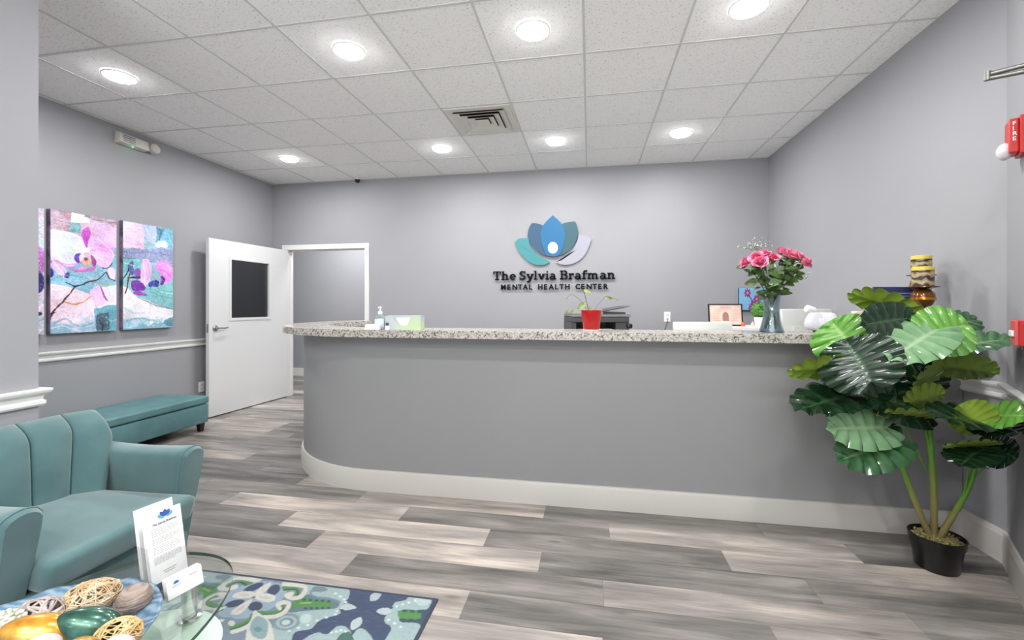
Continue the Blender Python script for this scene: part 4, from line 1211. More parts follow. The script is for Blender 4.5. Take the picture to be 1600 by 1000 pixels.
# seat deck and cushion
bm = bmesh.new()
hexa(bm, [L_(-2.36, 1.13, .10), L_(-1.90, 1.13, .10), L_(-1.90, 1.71, .10), L_(-2.36, 1.71, .10),
          L_(-2.36, 1.13, .30), L_(-1.815, 1.13, .30), L_(-1.815, 1.71, .30), L_(-2.36, 1.71, .30)], .01, 2)
obj('seat_frame', bm, m_teal, ch, smooth=True)
bm = bx(-2.31 - OX, -1.735 - OX, 1.138 - OY, 1.700 - OY, .300, .418)
for v in bm.verts:
    if v.co.x < 0: v.co.y += .045 * (1 if v.co.y < 0 else -1)
    if v.co.x > 0 and v.co.z < .36: v.co.x -= .035
soft_box(bm, .036)
for v in bm.verts:
    if v.co.z > .38: v.co.z += .022 * max(0, 1 - ((v.co.x + .08) / .30) ** 2) * max(0, 1 - ((v.co.y + .02) / .30) ** 2)
obj('seat_cushion', bm, m_teal, ch, smooth=True, angle=180)
for (x, y) in ((-1.97, 1.12), (-1.97, 1.72), (-2.32, 1.12), (-2.32, 1.72)):
    obj('leg', lathe(bmesh.new(), [(0, 0), (.014, 0), (.022, .10), (0, .10)], 14, cx=x - OX, cy=y - OY), m_darkwood, ch)

# ---- storage bench along the left wall
bn = thing('storage_bench', 'long low teal storage bench with a lidded top by the open door', 'bench', (-4.065, 3.185, 0))
bxx = .262; byy = .625
obj('body', bx(-bxx, bxx, -byy, byy, .085, .272, bev=.014, seg=3), m_tealleather, bn, smooth=True)
bm = bx(-bxx - .004, bxx + .004, -byy - .006, byy + .006, .278, .350)
soft_box(bm, .018)
for v in bm.verts:
    if v.co.z > .33: v.co.z += .012 * max(0, 1 - (v.co.x / .27) ** 2) * max(0, 1 - (v.co.y / .64) ** 6)
obj('lid', bm, m_tealleather, bn, smooth=True, angle=180)
for sx in (-1, 1):
    for sy_ in (-1, 1):
        b2 = bmesh.new(); x, y = sx * (bxx - .045), sy_ * (byy - .05)
        hexa(b2, [(x - .019, y - .019, 0), (x + .019, y - .019, 0), (x + .019, y + .019, 0), (x - .019, y + .019, 0),
                  (x - .027, y - .027, .086), (x + .027, y - .027, .086), (x + .027, y + .027, .086), (x - .027, y + .027, .086)], .003, 2)
        obj('leg', b2, m_darkwood, bn)

# ---- glass table
TZ = .45
tb = thing('glass_table', 'oval glass coffee table with a frosted lower tier, in the corner', 'table', (-1.33, .80, 0))
TX, TYc, TA, TB = -1.255, .71, .310, .530
def superell(a, b, n=96, e=2.25, cx=0, cy=0):
    out = []
    for k in range(n):
        t = 2 * PI * k / n
        c, s = cos(t), sin(t)
        out.append((cx + a * math.copysign(abs(c) ** (2 / e), c), cy + b * math.copysign(abs(s) ** (2 / e), s)))
    return out
def glass_slab(name, outline, z0, z1, m, edge, parent):
    bm = bmesh.new(); prism(bm, outline, z0, z1, 0)
    for f in bm.faces:
        if abs(f.normal.z) < .5: f.material_index = 1
    bm.normal_update()
    for f in bm.faces: f.material_index = 1 if abs(f.normal.z) < .5 else 0
    return obj(name, bm, None, parent, mats=[m, edge])
glass_slab('tabletop', superell(TA, TB, cx=TX + 1.33, cy=TYc - .80), TZ - .010, TZ, m_tableglass, m_glassedge, tb)
lowc = (-1.205, .955)
glass_slab('lower_tier', superell(.212, .212, e=2.0, cx=lowc[0] + 1.33, cy=lowc[1] - .80), .308, .318, m_frosted, m_glassedge, tb)
pp = (-1.195 + 1.33, 1.130 - .80)
post = obj('post', lathe(bmesh.new(), [(.020, .318), (.020, TZ - .010)], 24, cx=pp[0], cy=pp[1]), m_chrome, tb, smooth=True)
obj('flange', lathe(bmesh.new(), [(0, .318), (.032, .318), (.032, .323), (.020, .326), (0, .326)], 24, cx=pp[0], cy=pp[1]), m_chrome, post, smooth=True)
obj('post', lathe(bmesh.new(), [(.020, .012), (.020, TZ - .010)], 24, cx=-1.40 + 1.33, cy=.55 - .80), m_chrome, tb, smooth=True)
obj('post', lathe(bmesh.new(), [(.028, .012), (.028, .308)], 24, cx=-1.21 + 1.33, cy=.93 - .80), m_chrome, tb, smooth=True)
obj('base_ring', lathe(bmesh.new(), [(0, .0095), (.24, .0095), (.24, .018), (.22, .022), (0, .022)], 48, cx=-1.26 + 1.33, cy=.80 - .80), m_chrome, tb, smooth=True)

# ---- brochure holder, brochures
A0 = -radians(11)
bp0 = Vector((-1.238, 1.098, TZ))
bh = thing('brochure_holder', 'clear acrylic leaflet holder standing on the glass table', 'leaflet holder', bp0, A0)
hw = .049; lean = .19
def LB(d, y, h):      # d forward, y along, h up the leaning panel
    return Vector((d - h * sin(lean), y, h * cos(lean) + d * 0))
def leanbox(bm, d0, d1, y0, y1, h0, h1):
    return hexa(bm, [LB(d0, y0, h0), LB(d1, y0, h0), LB(d1, y1, h0), LB(d0, y1, h0), LB(d0, y0, h1), LB(d1, y0, h1), LB(d1, y1, h1), LB(d0, y1, h1)])
obj('back_panel', leanbox(bmesh.new(), -.046, -.044, -hw - .004, hw + .004, .008, .235), m_acrylic, bh)
obj('front_pocket', leanbox(bmesh.new(), .020, .022, -hw - .004, hw + .004, .012, .085), m_acrylic, bh)
for s in (-1, 1):
    obj('side_wall', leanbox(bmesh.new(), -.046, .022, s * (hw + .004) - .001, s * (hw + .004) + .001, .012, .12), m_acrylic, bh)
obj('divider', leanbox(bmesh.new(), -.013, -.0115, -hw - .003, hw + .003, .02, .16), m_acrylic, bh)
obj('foot', bx(-.075, .05, -hw - .005, hw + .005, .0005, .0025), m_acrylic, bh)
obj('ledge', leanbox(bmesh.new(), -.046, .022, -hw - .004, hw + .004, .010, .012), m_acrylic, bh)
def lotus2d(bmx, T2, s, mi0=1):
    """small five-petal lotus mark; T2(x,y,lift)"""
    def pt(pts, mi, k):
        q = spline([(a, b, 0) for a, b in pts], 5, True)
        bmx.faces.new([bmx.verts.new(T2(p.x * s, p.y * s, .00012 * k)) for p in q]).material_index = mi
    pt([(-1.3, .55), (-.75, .6), (-.5, .1), (-.1, -.12), (-.5, -.22), (-1.1, .0)], 2, 1)
    pt([(1.3, .55), (.75, .6), (.5, .1), (.1, -.12), (.5, -.22), (1.1, .0)], 2, 1)
    pt([(-.85, 1.05), (-.35, .9), (0, .1), (-.5, .15), (-.85, .6)], 1, 2)
    pt([(.85, 1.05), (.35, .9), (0, .1), (.5, .15), (.85, .6)], 1, 2)
    pt([(0, 1.35), (.42, .7), (.25, .1), (-.25, .1), (-.42, .7)], 1, 3)
def brochure_stack(d, h1, label, printed):
    t = thing('brochure', label, 'leaflet', bp0, A0)
    n = 6
    bm = bmesh.new()
    for k in range(n):
        leanbox(bm, d - .0032 * k - .0026, d - .0032 * k, -hw + .0008 * (k % 3), hw - .0008 * ((k + 1) % 3), .013, h1 - .0012 * k)
    o = obj('folded_sheets', bm, m_paper, t)
    if printed:
        b2 = bmesh.new()
        def T2(x, y, l=0):  # x along width (left->right seen from front), y up
            # seen from +d side, +y is to the right
            return LB(d + .0006 + l, x, y)
        lotus2d(b2, lambda x, y, l: T2(x + .004, y + .190, l), .0155)
        rr = random.Random(3)
        def txtbar(x0, x1, y, t_=.0012, mi=0):
            b2.faces.new([b2.verts.new(T2(a, b)) for a, b in ((x0, y - t_), (x1, y - t_), (x1, y + t_), (x0, y + t_))]).material_index = mi
        y = .163
        for para in (5, 4, 5, 5):
            for k in range(para):
                x = -.037; e = .037 if k < para - 1 else .005 + .02 * rr.random()
                while x < e:
                    wd = rr.uniform(.003, .010); txtbar(x, min(e, x + wd), y, .0007); x += wd + .0015
                y -= .0047
            y -= .004
        txtbar(-.018, .018, .040, .0008); txtbar(-.014, .014, .034, .0008)
        obj('print', b2, None, o, mats=[m_ink, m_blueink, m_tealink])
        bm = bmesh.new()
        tx = 0; kk = .066 / sum(G[c][0] for c in text1)
        for c in text1:
            if c != ' ': glyph(bm, c, lambda u, v, dd, tx=tx: T2(-.032 + tx + u * kk, .173 + v * .0062, -.0001 + dd), .0003)
            tx += G[c][0] * kk
        obj('title', bm, mat('slate_ink', srgb(92, 98, 116), .6), o)
    return t
brochure_stack(.018, .208, 'front stack of white printed leaflets with blue lotus mark in clear holder', True)
brochure_stack(-.018, .222, 'rear stack of plain white leaflets standing behind the printed ones', False)

# ---- business card holder and cards
cpos = Vector((-1.137, 1.060, TZ))
cang = -radians(15)
chd = thing('card_holder', 'small clear acrylic business card stand on the glass table', 'card holder', cpos, cang)
cw = .046
def CB(d, y, h): return Vector((d - h * sin(.28), y, h * cos(.28)))
def cbox(bm, d0, d1, y0, y1, h0, h1):
    return hexa(bm, [CB(d0, y0, h0), CB(d1, y0, h0), CB(d1, y1, h0), CB(d0, y1, h0), CB(d0, y0, h1), CB(d1, y0, h1), CB(d1, y1, h1), CB(d0, y1, h1)])
obj('back_plate', cbox(bmesh.new(), -.016, -.014, -cw - .003, cw + .003, .004, .046), m_acrylic, chd)
obj('front_lip', cbox(bmesh.new(), .014, .016, -cw - .003, cw + .003, .004, .022), m_acrylic, chd)
obj('tray', cbox(bmesh.new(), -.016, .016, -cw - .003, cw + .003, .003, .005), m_acrylic, chd)
for s in (-1, 1): obj('side_wall', cbox(bmesh.new(), -.016, .016, s * (cw + .003) - .001, s * (cw + .003) + .001, .004, .022), m_acrylic, chd)
cards = thing('business_card', 'stack of white business cards with blue mark in the card stand', 'business card', cpos, cang)
bm = bmesh.new()
for k in range(9): cbox(bm, .012 - .0025 * k - .0021, .012 - .0025 * k, -cw + .0005 * (k % 3), cw - .0005 * ((k + 1) % 3), .006, .0565 - .0002 * k)
co = obj('card_stack', bm, m_paper, cards)
b2 = bmesh.new()
lotus2d(b2, lambda x, y, l: CB(.0126 + l, x - .022, y + .041), .0062)
for (x0, x1, y) in ((-.034, -.010, .036), (-.032, -.012, .0335), (.010, .034, .046), (.012, .034, .0435)):
    b2.faces.new([b2.verts.new(CB(.0126, a, b)) for a, b in ((x0, y - .0006), (x1, y - .0006), (x1, y + .0006), (x0, y + .0006))])
obj('print', b2, None, co, mats=[m_ink, m_blueink, m_tealink])

# ---- dish and decorative balls
BC = Vector((-1.262, .785, TZ))
dish = thing('glass_dish', 'wide swirled blue glass dish holding decorative balls', 'dish', BC)
bm = bmesh.new()
prof = [(0, .004), (.09, .004), (.15, .014), (.19, .028), (.232, .043), (.240, .047), (.238, .041), (.19, .022), (.15, .008), (.10, .0005), (0, .0005)]
lathe(bm, prof, 72)
for v in bm.verts:
    a = atan2(v.co.y, v.co.x); r = v.co.xy.length
    if r > .1: v.co.z += .0035 * sin(a * 16 + r * 30) * (r / .25)
m_dish = mat('swirl_blue_glass', srgb(140, 176, 204), .12, spec=.6)
def _dish():
    t, N, L, b = nt(m_dish)
    tc = N.new('ShaderNodeTexCoord')
    wv = N.new('ShaderNodeTexWave'); wv.wave_type = 'RINGS'; wv.inputs['Scale'].default_value = 13; wv.inputs['Distortion'].default_value = 9; wv.inputs['Detail'].default_value = 3
    L.new(tc.outputs['Object'], wv.inputs[0])
    cr = N.new('ShaderNodeValToRGB'); cr.color_ramp.elements[0].color = srgb(104, 138, 168); cr.color_ramp.elements[1].color = srgb(160, 186, 204)
    L.new(wv.outputs[0], cr.inputs[0]); L.new(cr.outputs[0], b.inputs['Base Color'])
    b.inputs['Transmission Weight'].default_value = .35; b.inputs['IOR'].default_value = 1.2
_dish()
obj('bowl', bm, m_dish, dish, smooth=True, angle=180)

def ball_at(px, py, z, rx, ry, rz_=None):
    """centre through pixel at height z; radii in metres"""
    return atZ(px, py, z)
def ellip_mesh(bm, a, b, c, seg=32, rings=20):
    bmesh.ops.create_uvsphere(bm, u_segments=seg, v_segments=rings, radius=1.0)
    for v in bm.verts: v.co = Vector((v.co.x * a, v.co.y * b, v.co.z * c * 1.0))
    return bm
def egg(bm, a, b):
    """egg along x, half length a, half width b"""
    bmesh.ops.create_uvsphere(bm, u_segments=36, v_segments=24, radius=1.0)
    for v in bm.verts:
        x = v.co.x; k = 1 - .16 * x
        v.co = Vector((x * a, v.co.y * b * k, v.co.z * b * k))
    return bm
def wicker(bm, a, b, n, r, seed, flat=.45, core=.9):
    rr = random.Random(seed)
    for k in range(n):
        ax = Vector((rr.gauss(0, 1), rr.gauss(0, 1), rr.gauss(0, 1))).normalized()
        u = ax.orthogonal().normalized(); v = ax.cross(u)
        off = rr.uniform(-.45, .45); s = sqrt(1 - off * off); ph = rr.uniform(0, 6)
        lay = rr.uniform(.93, 1.01)
        pts = []
        m = 30
        for i in range(m):
            t = 2 * PI * i / m
            p = (u * cos(t) + v * sin(t)) * s + ax * (off + .06 * sin(3 * t + ph))
            p = p.normalized() * lay
            kx = 1 - .14 * p.x
            pts.append((p.x * a, p.y * b * kx, p.z * b * kx))
        tube(bm, pts, r, 5, closed=True, flat=flat)
    return bm
m_wick1 = add_noise(mat('tan_wicker', srgb(206, 180, 146), .7), srgb(186, 156, 120), srgb(222, 202, 172), 30, 2)
m_wick2 = add_noise(mat('golden_wicker', srgb(216, 184, 130), .7), srgb(196, 160, 106), srgb(230, 204, 156), 30, 2)
m_wick3 = add_noise(mat('grey_rattan', srgb(178, 164, 160), .7), srgb(158, 144, 140), srgb(198, 186, 180), 30, 2)
m_wood = mat('carved_greywood', srgb(150, 134, 124), .65)
def _wood():
    t, N, L, b = nt(m_wood)
    tc = N.new('ShaderNodeTexCoord'); mp = N.new('ShaderNodeMapping'); mp.inputs['Scale'].default_value = (10, 10, 46)
    L.new(tc.outputs['Object'], mp.inputs[0])
    n = N.new('ShaderNodeTexNoise'); n.inputs['Scale'].default_value = 1.6; n.inputs['Detail'].default_value = 3; n.inputs['Distortion'].default_value = .8; L.new(mp.outputs[0], n.inputs['Vector'])
    cr = N.new('ShaderNodeValToRGB'); cr.color_ramp.elements[0].position = .3; cr.color_ramp.elements[0].color = srgb(106, 90, 80); cr.color_ramp.elements[1].position = .7; cr.color_ramp.elements[1].color = srgb(176, 160, 150)
    L.new(n.outputs[0], cr.inputs[0]); L.new(cr.outputs[0], b.inputs['Base Color'])
    bp = N.new('ShaderNodeBump'); bp.inputs['Strength'].default_value = 1; bp.inputs['Distance'].default_value = .008; L.new(n.outputs[0], bp.inputs['Height']); L.new(bp.outputs[0], b.inputs['Normal'])
_wood()
def lacquer(name, c1, c2, c3):
    m = mat(name, c1, .26, .45)
    t, N, L, b = nt(m)
    tc = N.new('ShaderNodeTexCoord'); n = N.new('ShaderNodeTexNoise'); n.inputs['Scale'].default_value = 14; n.inputs['Detail'].default_value = 4; L.new(tc.outputs['Object'], n.inputs['Vector'])
    cr = N.new('ShaderNodeValToRGB'); e = cr.color_ramp.elements; e[0].position = .32; e[0].color = c1; e[1].position = .7; e[1].color = c3
    x = e.new(.5); x.color = c2
    L.new(n.outputs[0], cr.inputs[0]); L.new(cr.outputs[0], b.inputs['Base Color'])
    b.inputs['Coat Weight'].default_value = .5
    return m
m_gold = lacquer('gold_lacquer', srgb(150, 92, 20), srgb(214, 154, 50), srgb(244, 214, 130))
m_green = lacquer('green_lacquer', srgb(24, 50, 44), srgb(46, 92, 76), srgb(112, 158, 138))
m_shell = add_noise(mat('pale_shell', srgb(206, 206, 190), .5), srgb(176, 178, 160), srgb(232, 232, 220), 40, 3)
GB = 'decorative balls in the blue glass dish'
def deco(name, label, px, py, z, build, m, rot=(0, 0, 0), cat='decorative ball', part='surface'):
    c = atZ(px, py, z)
    bm = bmesh.new(); build(bm)
    R_ = Matrix.Rotation(rot[2], 4, 'Z') @ Matrix.Rotation(rot[1], 4, 'Y') @ Matrix.Rotation(rot[0], 4, 'X')
    bmesh.ops.transform(bm, matrix=R_, verts=bm.verts)
    o = obj(name, bm, m, None, smooth=True, loc=c, angle=180)
    return tag(o, label, cat, GB)
# screen right is roughly +x +.18 y ; depth is y
AX = YAW
deco('decorative_ball', 'tan open wicker egg at the back of the dish', 141, 936, .506, lambda b: wicker(b, .064, .045, 46, .0023, 1), m_wick1, (0, -.25, AX + .55))
deco('decorative_ball', 'grey carved wooden ball at the right rim of the dish', 209, 937, .500, lambda b: ellip_mesh(b, .042, .040, .037), m_wood, (.2, -.35, AX))
deco('decorative_ball', 'grey broad-strip rattan ball left of the tan wicker egg', 61, 962, .506, lambda b: wicker(b, .053, .040, 26, .0042, 5, .35), m_wick3, (0, -.25, AX + .3))
deco('decorative_ball', 'shiny gold lacquered egg in front of the rattan ball', 60, 987, .535, lambda b: egg(b, .070, .036), m_gold, (0, -.28, AX + .35 + PI))
deco('decorative_ball', 'glossy green lacquered egg in the middle of the dish', 140, 975, .530, lambda b: egg(b, .066, .035), m_green, (0, -.40, AX + .35 + PI))
deco('decorative_ball', 'golden thin-strip wicker ball at the lower right of the dish', 183, 997, .508, lambda b: wicker(b, .052, .041, 44, .0022, 9), m_wick2, (0, -.45, AX + .2))
def shellball(b):
    rr = random.Random(4)
    bmesh.ops.create_uvsphere(b, u_segments=20, v_segments=14, radius=.040)
    for k in range(170):
        zz = 1 - 2 * (k + .5) / 170; ph = k * 2.399963; r_ = sqrt(1 - zz * zz)
        d = Vector((r_ * cos(ph), r_ * sin(ph), zz))
        s = rr.uniform(.004, .0062)
        q = bmesh.ops.create_icosphere(b, subdivisions=1, radius=s)['verts']
        for v in q: v.co = v.co + d * .0415
deco('decorative_ball', 'white ball covered in small shells, leftmost in the dish', 2, 988, .525, shellball, m_shell)
deco('decorative_ball', 'smooth pale stone egg below the gold one, cut by bottom edge', 64, 1013, .560, lambda b: ellip_mesh(b, .036, .028, .024), m_stone, (0, -.1, AX))
deco('decorative_ball', 'second gold egg, only its top showing under the green one', 124, 1019, .545, lambda b: ellip_mesh(b, .040, .030, .026), m_gold, (0, 0, AX))
deco('decorative_ball', 'smooth pale stone egg at lower right over the golden wicker ball', 181, 1016, .555, lambda b: ellip_mesh(b, .036, .028, .026), m_stone, (0, -.1, AX))

# ================================================================== ON THE COUNTER
ZT = TOP + .0004
# sanitizer bottle
p = atF(594, 500, 2.92); p.z = ZT
t = thing('sanitizer_bottle', 'clear pump bottle of hand sanitizer on the counter beside tissue box', 'hand sanitizer', p, AX)
bm = bmesh.new()
pr_ = [(0, 0), (.034, 0), (.037, .006), (.037, .072), (.033, .086), (.016, .098), (.012, .104), (0, .104)]
lathe(bm, pr_, 28, sx=1.0, sy=.68)
obj('bottle', bm, m_bottleglass, t, smooth=True)
obj('gel', lathe(bmesh.new(), [(0, .004), (.031, .004), (.034, .01), (.034, .07), (.0, .072)], 24, sx=1, sy=.66), mat('clear_gel', srgb(214, 232, 236), .3), t, smooth=True)
bm = bmesh.new()
for k in range(9):
    a0, a1 = radians(-150 + k * 12.5), radians(-150 + (k + 1) * 12.5)
    f = bm.faces.new([bm.verts.new((.0378 * cos(a), .0378 * .70 * sin(a), z)) for a, z in ((a0, .015), (a1, .015), (a1, .068), (a0, .068))])
obj('label_print', bm, mat('pale_blue_label', srgb(200, 222, 230), .5), t)
obj('pump', lathe(bmesh.new(), [(.014, .100), (.015, .116), (.008, .120), (.0045, .122), (.0045, .140), (.010, .142), (.010, .150), (.0, .152)], 20, cap=False), m_whiteplastic, t, smooth=True)
obj('nozzle', tube(bmesh.new(), [(0, 0, .147), (0, -.02, .147), (0, -.034, .142)], .004, 8), m_whiteplastic, t)
# tissue box
p = atF(633, 510, 2.92); p.z = ZT
t = thing('tissue_box', 'open tissue box with pale green and lilac sides on the counter', 'tissue box', p, AX)
m_tissbox = mat('tissue_print', srgb(206, 220, 214), .5)
def _tb():
    tt, N, L, b = nt(m_tissbox)
    tc = N.new('ShaderNodeTexCoord'); n = N.new('ShaderNodeTexNoise'); n.inputs['Scale'].default_value = 11; n.inputs['Detail'].default_value = 1; L.new(tc.outputs['Object'], n.inputs['Vector'])
    cr = N.new('ShaderNodeValToRGB'); e = cr.color_ramp.elements; e[0].position = .36; e[0].color = srgb(172, 176, 196); e[1].position = .62; e[1].color = srgb(180, 200, 158)
    x = e.new(.48); x.color = srgb(180, 192, 188); L.new(n.outputs[0], cr.inputs[0]); L.new(cr.outputs[0], b.inputs['Base Color'])
_tb()
bm = bmesh.new()
hwx, hwy, hh = .119, .056, .090
box(bm, -hwx, hwx, -hwy, hwy, 0, .002)
box(bm, -hwx, -hwx + .002, -hwy, hwy, .002, hh); box(bm, hwx - .002, hwx, -hwy, hwy, .002, hh)
box(bm, -hwx, hwx, hwy - .002, hwy, .002, hh); box(bm, -hwx, hwx, -hwy, -hwy + .002, .002, hh)
box(bm, -hwx, -.045, -hwy, hwy, hh - .002, hh); box(bm, .045, hwx, -hwy, hwy, hh - .002, hh); box(bm, -.045, .045, .03, hwy, hh - .002, hh)
obj('carton', bm, m_tissbox, t)
bm = bmesh.new()
plate(bm, [(-.048, -hwy - .001, hh - .012), (.048, -hwy - .001, hh - .012), (.036, -hwy - .001, .048), (.026, -hwy - .001, .028), (-.014, -hwy - .001, .028), (-.030, -hwy - .001, .048)], .0012)
obj('front_opening', bm, mat('tissue_ivory', srgb(232, 224, 214), .8), t)
obj('tissue', bx(-.1, .1, -.045, .045, .004, .078, bev=.01), mat('tissue_white', srgb(240, 238, 234), .9), t)
# small box of cards
p = atF(583, 512, 2.86); p.z = ZT
t = thing('card_stack', 'small white box of cards on the counter left of the sanitizer', 'box', p, AX)
obj('carton', bx(-.045, .045, -.03, .03, 0, .030, bev=.002), m_whiteplastic, t); obj('loose_cards', bx(-.04, .04, -.026, .026, .030, .036), m_paper, t)
p = atF(605, 512, 2.86); p.z = ZT
t = thing('cream_jar', 'little white jar with dark lid between sanitizer and tissue box', 'jar', p)
obj('jar_body', lathe(bmesh.new(), [(0, 0), (.013, 0), (.014, .022), (.010, .026), (0, .026)], 20), m_whiteplastic, t, smooth=True); obj('lid', lathe(bmesh.new(), [(0, .026), (.010, .026), (.009, .045), (0, .046)], 16), m_darkgrey, t, smooth=True)

# red pot with a sprig
p = atF(924, 515, 2.76); p.z = ZT
t = thing('potted_cutting', 'sparse green cutting in a glossy red pot on the counter', 'potted plant', p, AX)
obj('saucer', lathe(bmesh.new(), [(0, 0), (.055, 0), (.058, .006), (.052, .008), (0, .008)], 32), mat('pale_saucer', srgb(236, 214, 208), .3), t, smooth=True)
obj('pot', lathe(bmesh.new(), [(0, .008), (.047, .008), (.051, .014), (.063, .100), (.065, .128), (.060, .130), (.056, .105), (0, .104)], 40), m_red, t, smooth=True)
obj('soil', lathe(bmesh.new(), [(0, .1045), (.0565, .1045), (.03, .112), (0, .113)], 24, cap=False), m_soil, t)
def fp(px, py, f=2.76): return atF(px, py, f) - p
def rot_in(v):  # world offset -> local of a thing rotated by AX
    return Matrix.Rotation(-AX, 3, 'Z') @ v
def sprig(pts, r, name='stem', m=None):
    return obj(name, tube(bmesh.new(), spline([rot_in(fp(*q)) for q in pts], 5), r, 6), m or m_twig, t)
sprig([(921, 492), (918, 478), (914, 462), (911, 452)], .0022); sprig([(923, 492), (912, 476), (905, 468), (893, 460), (884, 468)], .0013); sprig([(925, 492), (932, 480), (940, 470), (948, 463), (967, 469)], .0013)
def simple_leaf(bm, base, tip, wd, nrm, droop=.1, n=7, fold=.15, mi=0):
    base, tip = Vector(base), Vector(tip); a = tip - base; Ln = a.length; a.normalize()
    nrm = Vector(nrm); nrm = (nrm - a * nrm.dot(a)).normalized(); s = a.cross(nrm)
    rows = []
    for i in range(n + 1):
        t_ = i / n; wv = wd / 2 * (sin(PI * min(1, t_ ** .75 * .99 + .005)) ** .9) + .0002
        c = base + a * (Ln * t_) - nrm * (droop * Ln * t_ * t_)
        rows.append([bm.verts.new(c + s * (k * wv) + nrm * (fold * wv * abs(k))) for k in (-1, -.5, 0, .5, 1)])
    for A_, B_ in zip(rows, rows[1:]):
        for k in range(4): bm.faces.new((A_[k], A_[k + 1], B_[k + 1], B_[k])).material_index = mi
    return bm
tocam = Vector((0, -1, .3))
for (b_, t2, wd) in (((916, 472), (901, 484), .036), ((911, 453), (926, 457), .022), ((944, 464), (960, 467), .020), ((893, 460), (890, 457), .012), ((892, 482), (886, 492), .014), ((884, 467), (880, 470), .010), ((923, 488), (921, 478), .016), ((967, 469), (964, 471), .01), ((902, 480), (897, 484), .012)):
    obj('leaf', simple_leaf(bmesh.new(), rot_in(fp(*b_)), rot_in(fp(*t2)), wd, tocam), m_pothos, t, smooth=True)

# vase with roses
vp = atF(1205.5, 515, 2.60); vp.z = ZT
vs_ = thing('glass_vase', 'tall waisted blue-tinted glass vase holding the pink roses', 'vase', vp)
vprof = [(.066, .001), (.063, .02), (.050, .07), (.043, .12), (.043, .16), (.047, .20), (.054, .232)]
obj('vase_wall', lathe(bmesh.new(), vprof + [(r - .004, z) for r, z in vprof[::-1]], 40, cap=False), m_vaseglass, vs_, smooth=True)
obj('vase_base', lathe(bmesh.new(), [(0, 0), (.066, 0), (.065, .010), (0, .011)], 40), m_vaseglass, vs_, smooth=True)
m_water = thin_glass('vase_water', (.80, .88, .92, 1), .04)
obj('water', lathe(bmesh.new(), [(0, .012), (.060, .012), (.0585, .02), (.0455, .07), (.0385, .12), (0, .121)], 32), m_water, vs_, smooth=True)
def rose_bloom(bm, c, R_, axis, seed):
    rr = random.Random(seed); axis = Vector(axis).normalized()
    q = Vector((0, 0, 1)).rotation_difference(axis)
    # petals in spiral, outer open, inner tight
    N = 24
    for k in range(N):
        f = k / (N - 1)             # 0 inner .. 1 outer
        rad = R_ * (.05 + .74 * f); open_ = .05 + .85 * f ** 1.6
        hgt = R_ * (1.15 - .35 * f); a0 = k * 2.39996 + rr.uniform(-.25, .25); span = 1.5 - .55 * f
        rows = []
        for i in range(5):
            v = i / 4
            rr_ = rad * (.35 + .65 * sin(v * PI / 2)) + R_ * .22 * open_ * v ** 3
            z = -R_ * .45 + hgt * v * (1.0 - .10 * open_ * v) - (R_ * .16 * f * (v > .9))
            row = []
            for j in range(7):
                u = j / 6 * 2 - 1; wsp = span * (.55 + .45 * sin(PI * min(1, v * .8 + .15)))
                a = a0 + u * wsp
                zz = z - R_ * .16 * (abs(u) ** 2.2) * v
                row.append(bm.verts.new(Vector(c) + q @ Vector((rr_ * cos(a) * (1 - .05 * abs(u)), rr_ * sin(a) * (1 - .05 * abs(u)), zz))))
            rows.append(row)
        for A_, B_ in zip(rows, rows[1:]):
            for j in range(6): bm.faces.new((A_[j], A_[j + 1], B_[j + 1], B_[j]))
    return bm
roses = [((1166, 410), -.00, 'leftmost pink rose low at the left edge of the bouquet'), ((1181, 402), -.05, 'pink rose second from the left in the bouquet'), ((1193, 397), .03, 'highest pink rose left of the bouquet gap'),
         ((1188, 409), -.09, 'pink rose in front of the left cluster'), ((1209, 402), -.03, 'small pink rose just left of the bouquet gap'), ((1231, 396), .02, 'pink rose right of the gap, first of the right cluster'),
         ((1239, 398), -.06, 'pink rose at the front of the right cluster'), ((1248, 402), .02, 'deep pink rose between two others on the right'), ((1259, 409), -.03, 'rightmost deep pink rose at the edge of the bouquet'),
         ((1222, 393), .08, 'pink rose at the back centre of the bouquet')]
rng = random.Random(21)
for k, ((px, py), dd, lab) in enumerate(roses):
    c = atF(px, py, 2.60 + dd) - vp
    base = Vector((-c.x * .35, -c.y * .35 + .0, .018)); base.xy = base.xy.normalized() * min(.045, max(.02, base.xy.length)) if base.xy.length > 0 else base.xy
    neck = Vector((c.x * .16, c.y * .16, .215))
    t = thing('rose', lab, 'rose', vp, 0, 'pink roses in the glass vase')
    ax = Vector((c.x * 1.6, c.y * 1.6 - .09, .22))
    obj('bloom', rose_bloom(bmesh.new(), c, .050 if k not in (4, 9) else .041, ax, k), m_rose, t, smooth=True, angle=180)
    sp_ = spline([base, neck * .55 + base * .45, neck, neck * .4 + c * .6 + Vector((0, 0, .01)), c - ax.normalized() * .016], 5)
    obj('stem', tube(bmesh.new(), sp_, .0028, 7), m_stemgreen, t)
    obj('sepal', lathe(bmesh.new(), [(0, -.02), (.010, -.016), (.013, -.008), (0, -.006)], 10), m_stemgreen, t, loc=c)
    for q in range(17):
        f = rng.uniform(.0, .93); b0 = neck.lerp(c, f)
        ang = rng.uniform(0, 2 * PI); ln = rng.uniform(.045, .085)
        d = Vector((cos(ang), sin(ang) * .8, rng.uniform(-.35, .45))).normalized()
        side = Vector((rng.uniform(-.6, .6), -1, rng.uniform(.2, 1.2)))
        if b0.z + (d * ln).z > c.z - .01: d.z = -.2
        bm = simple_leaf(bmesh.new(), b0 + d * .008, b0 + d * ln, ln * .58, side, droop=rng.uniform(.05, .35))
        obj('leaf', bm, m_roseleaf, t, smooth=True, angle=180)
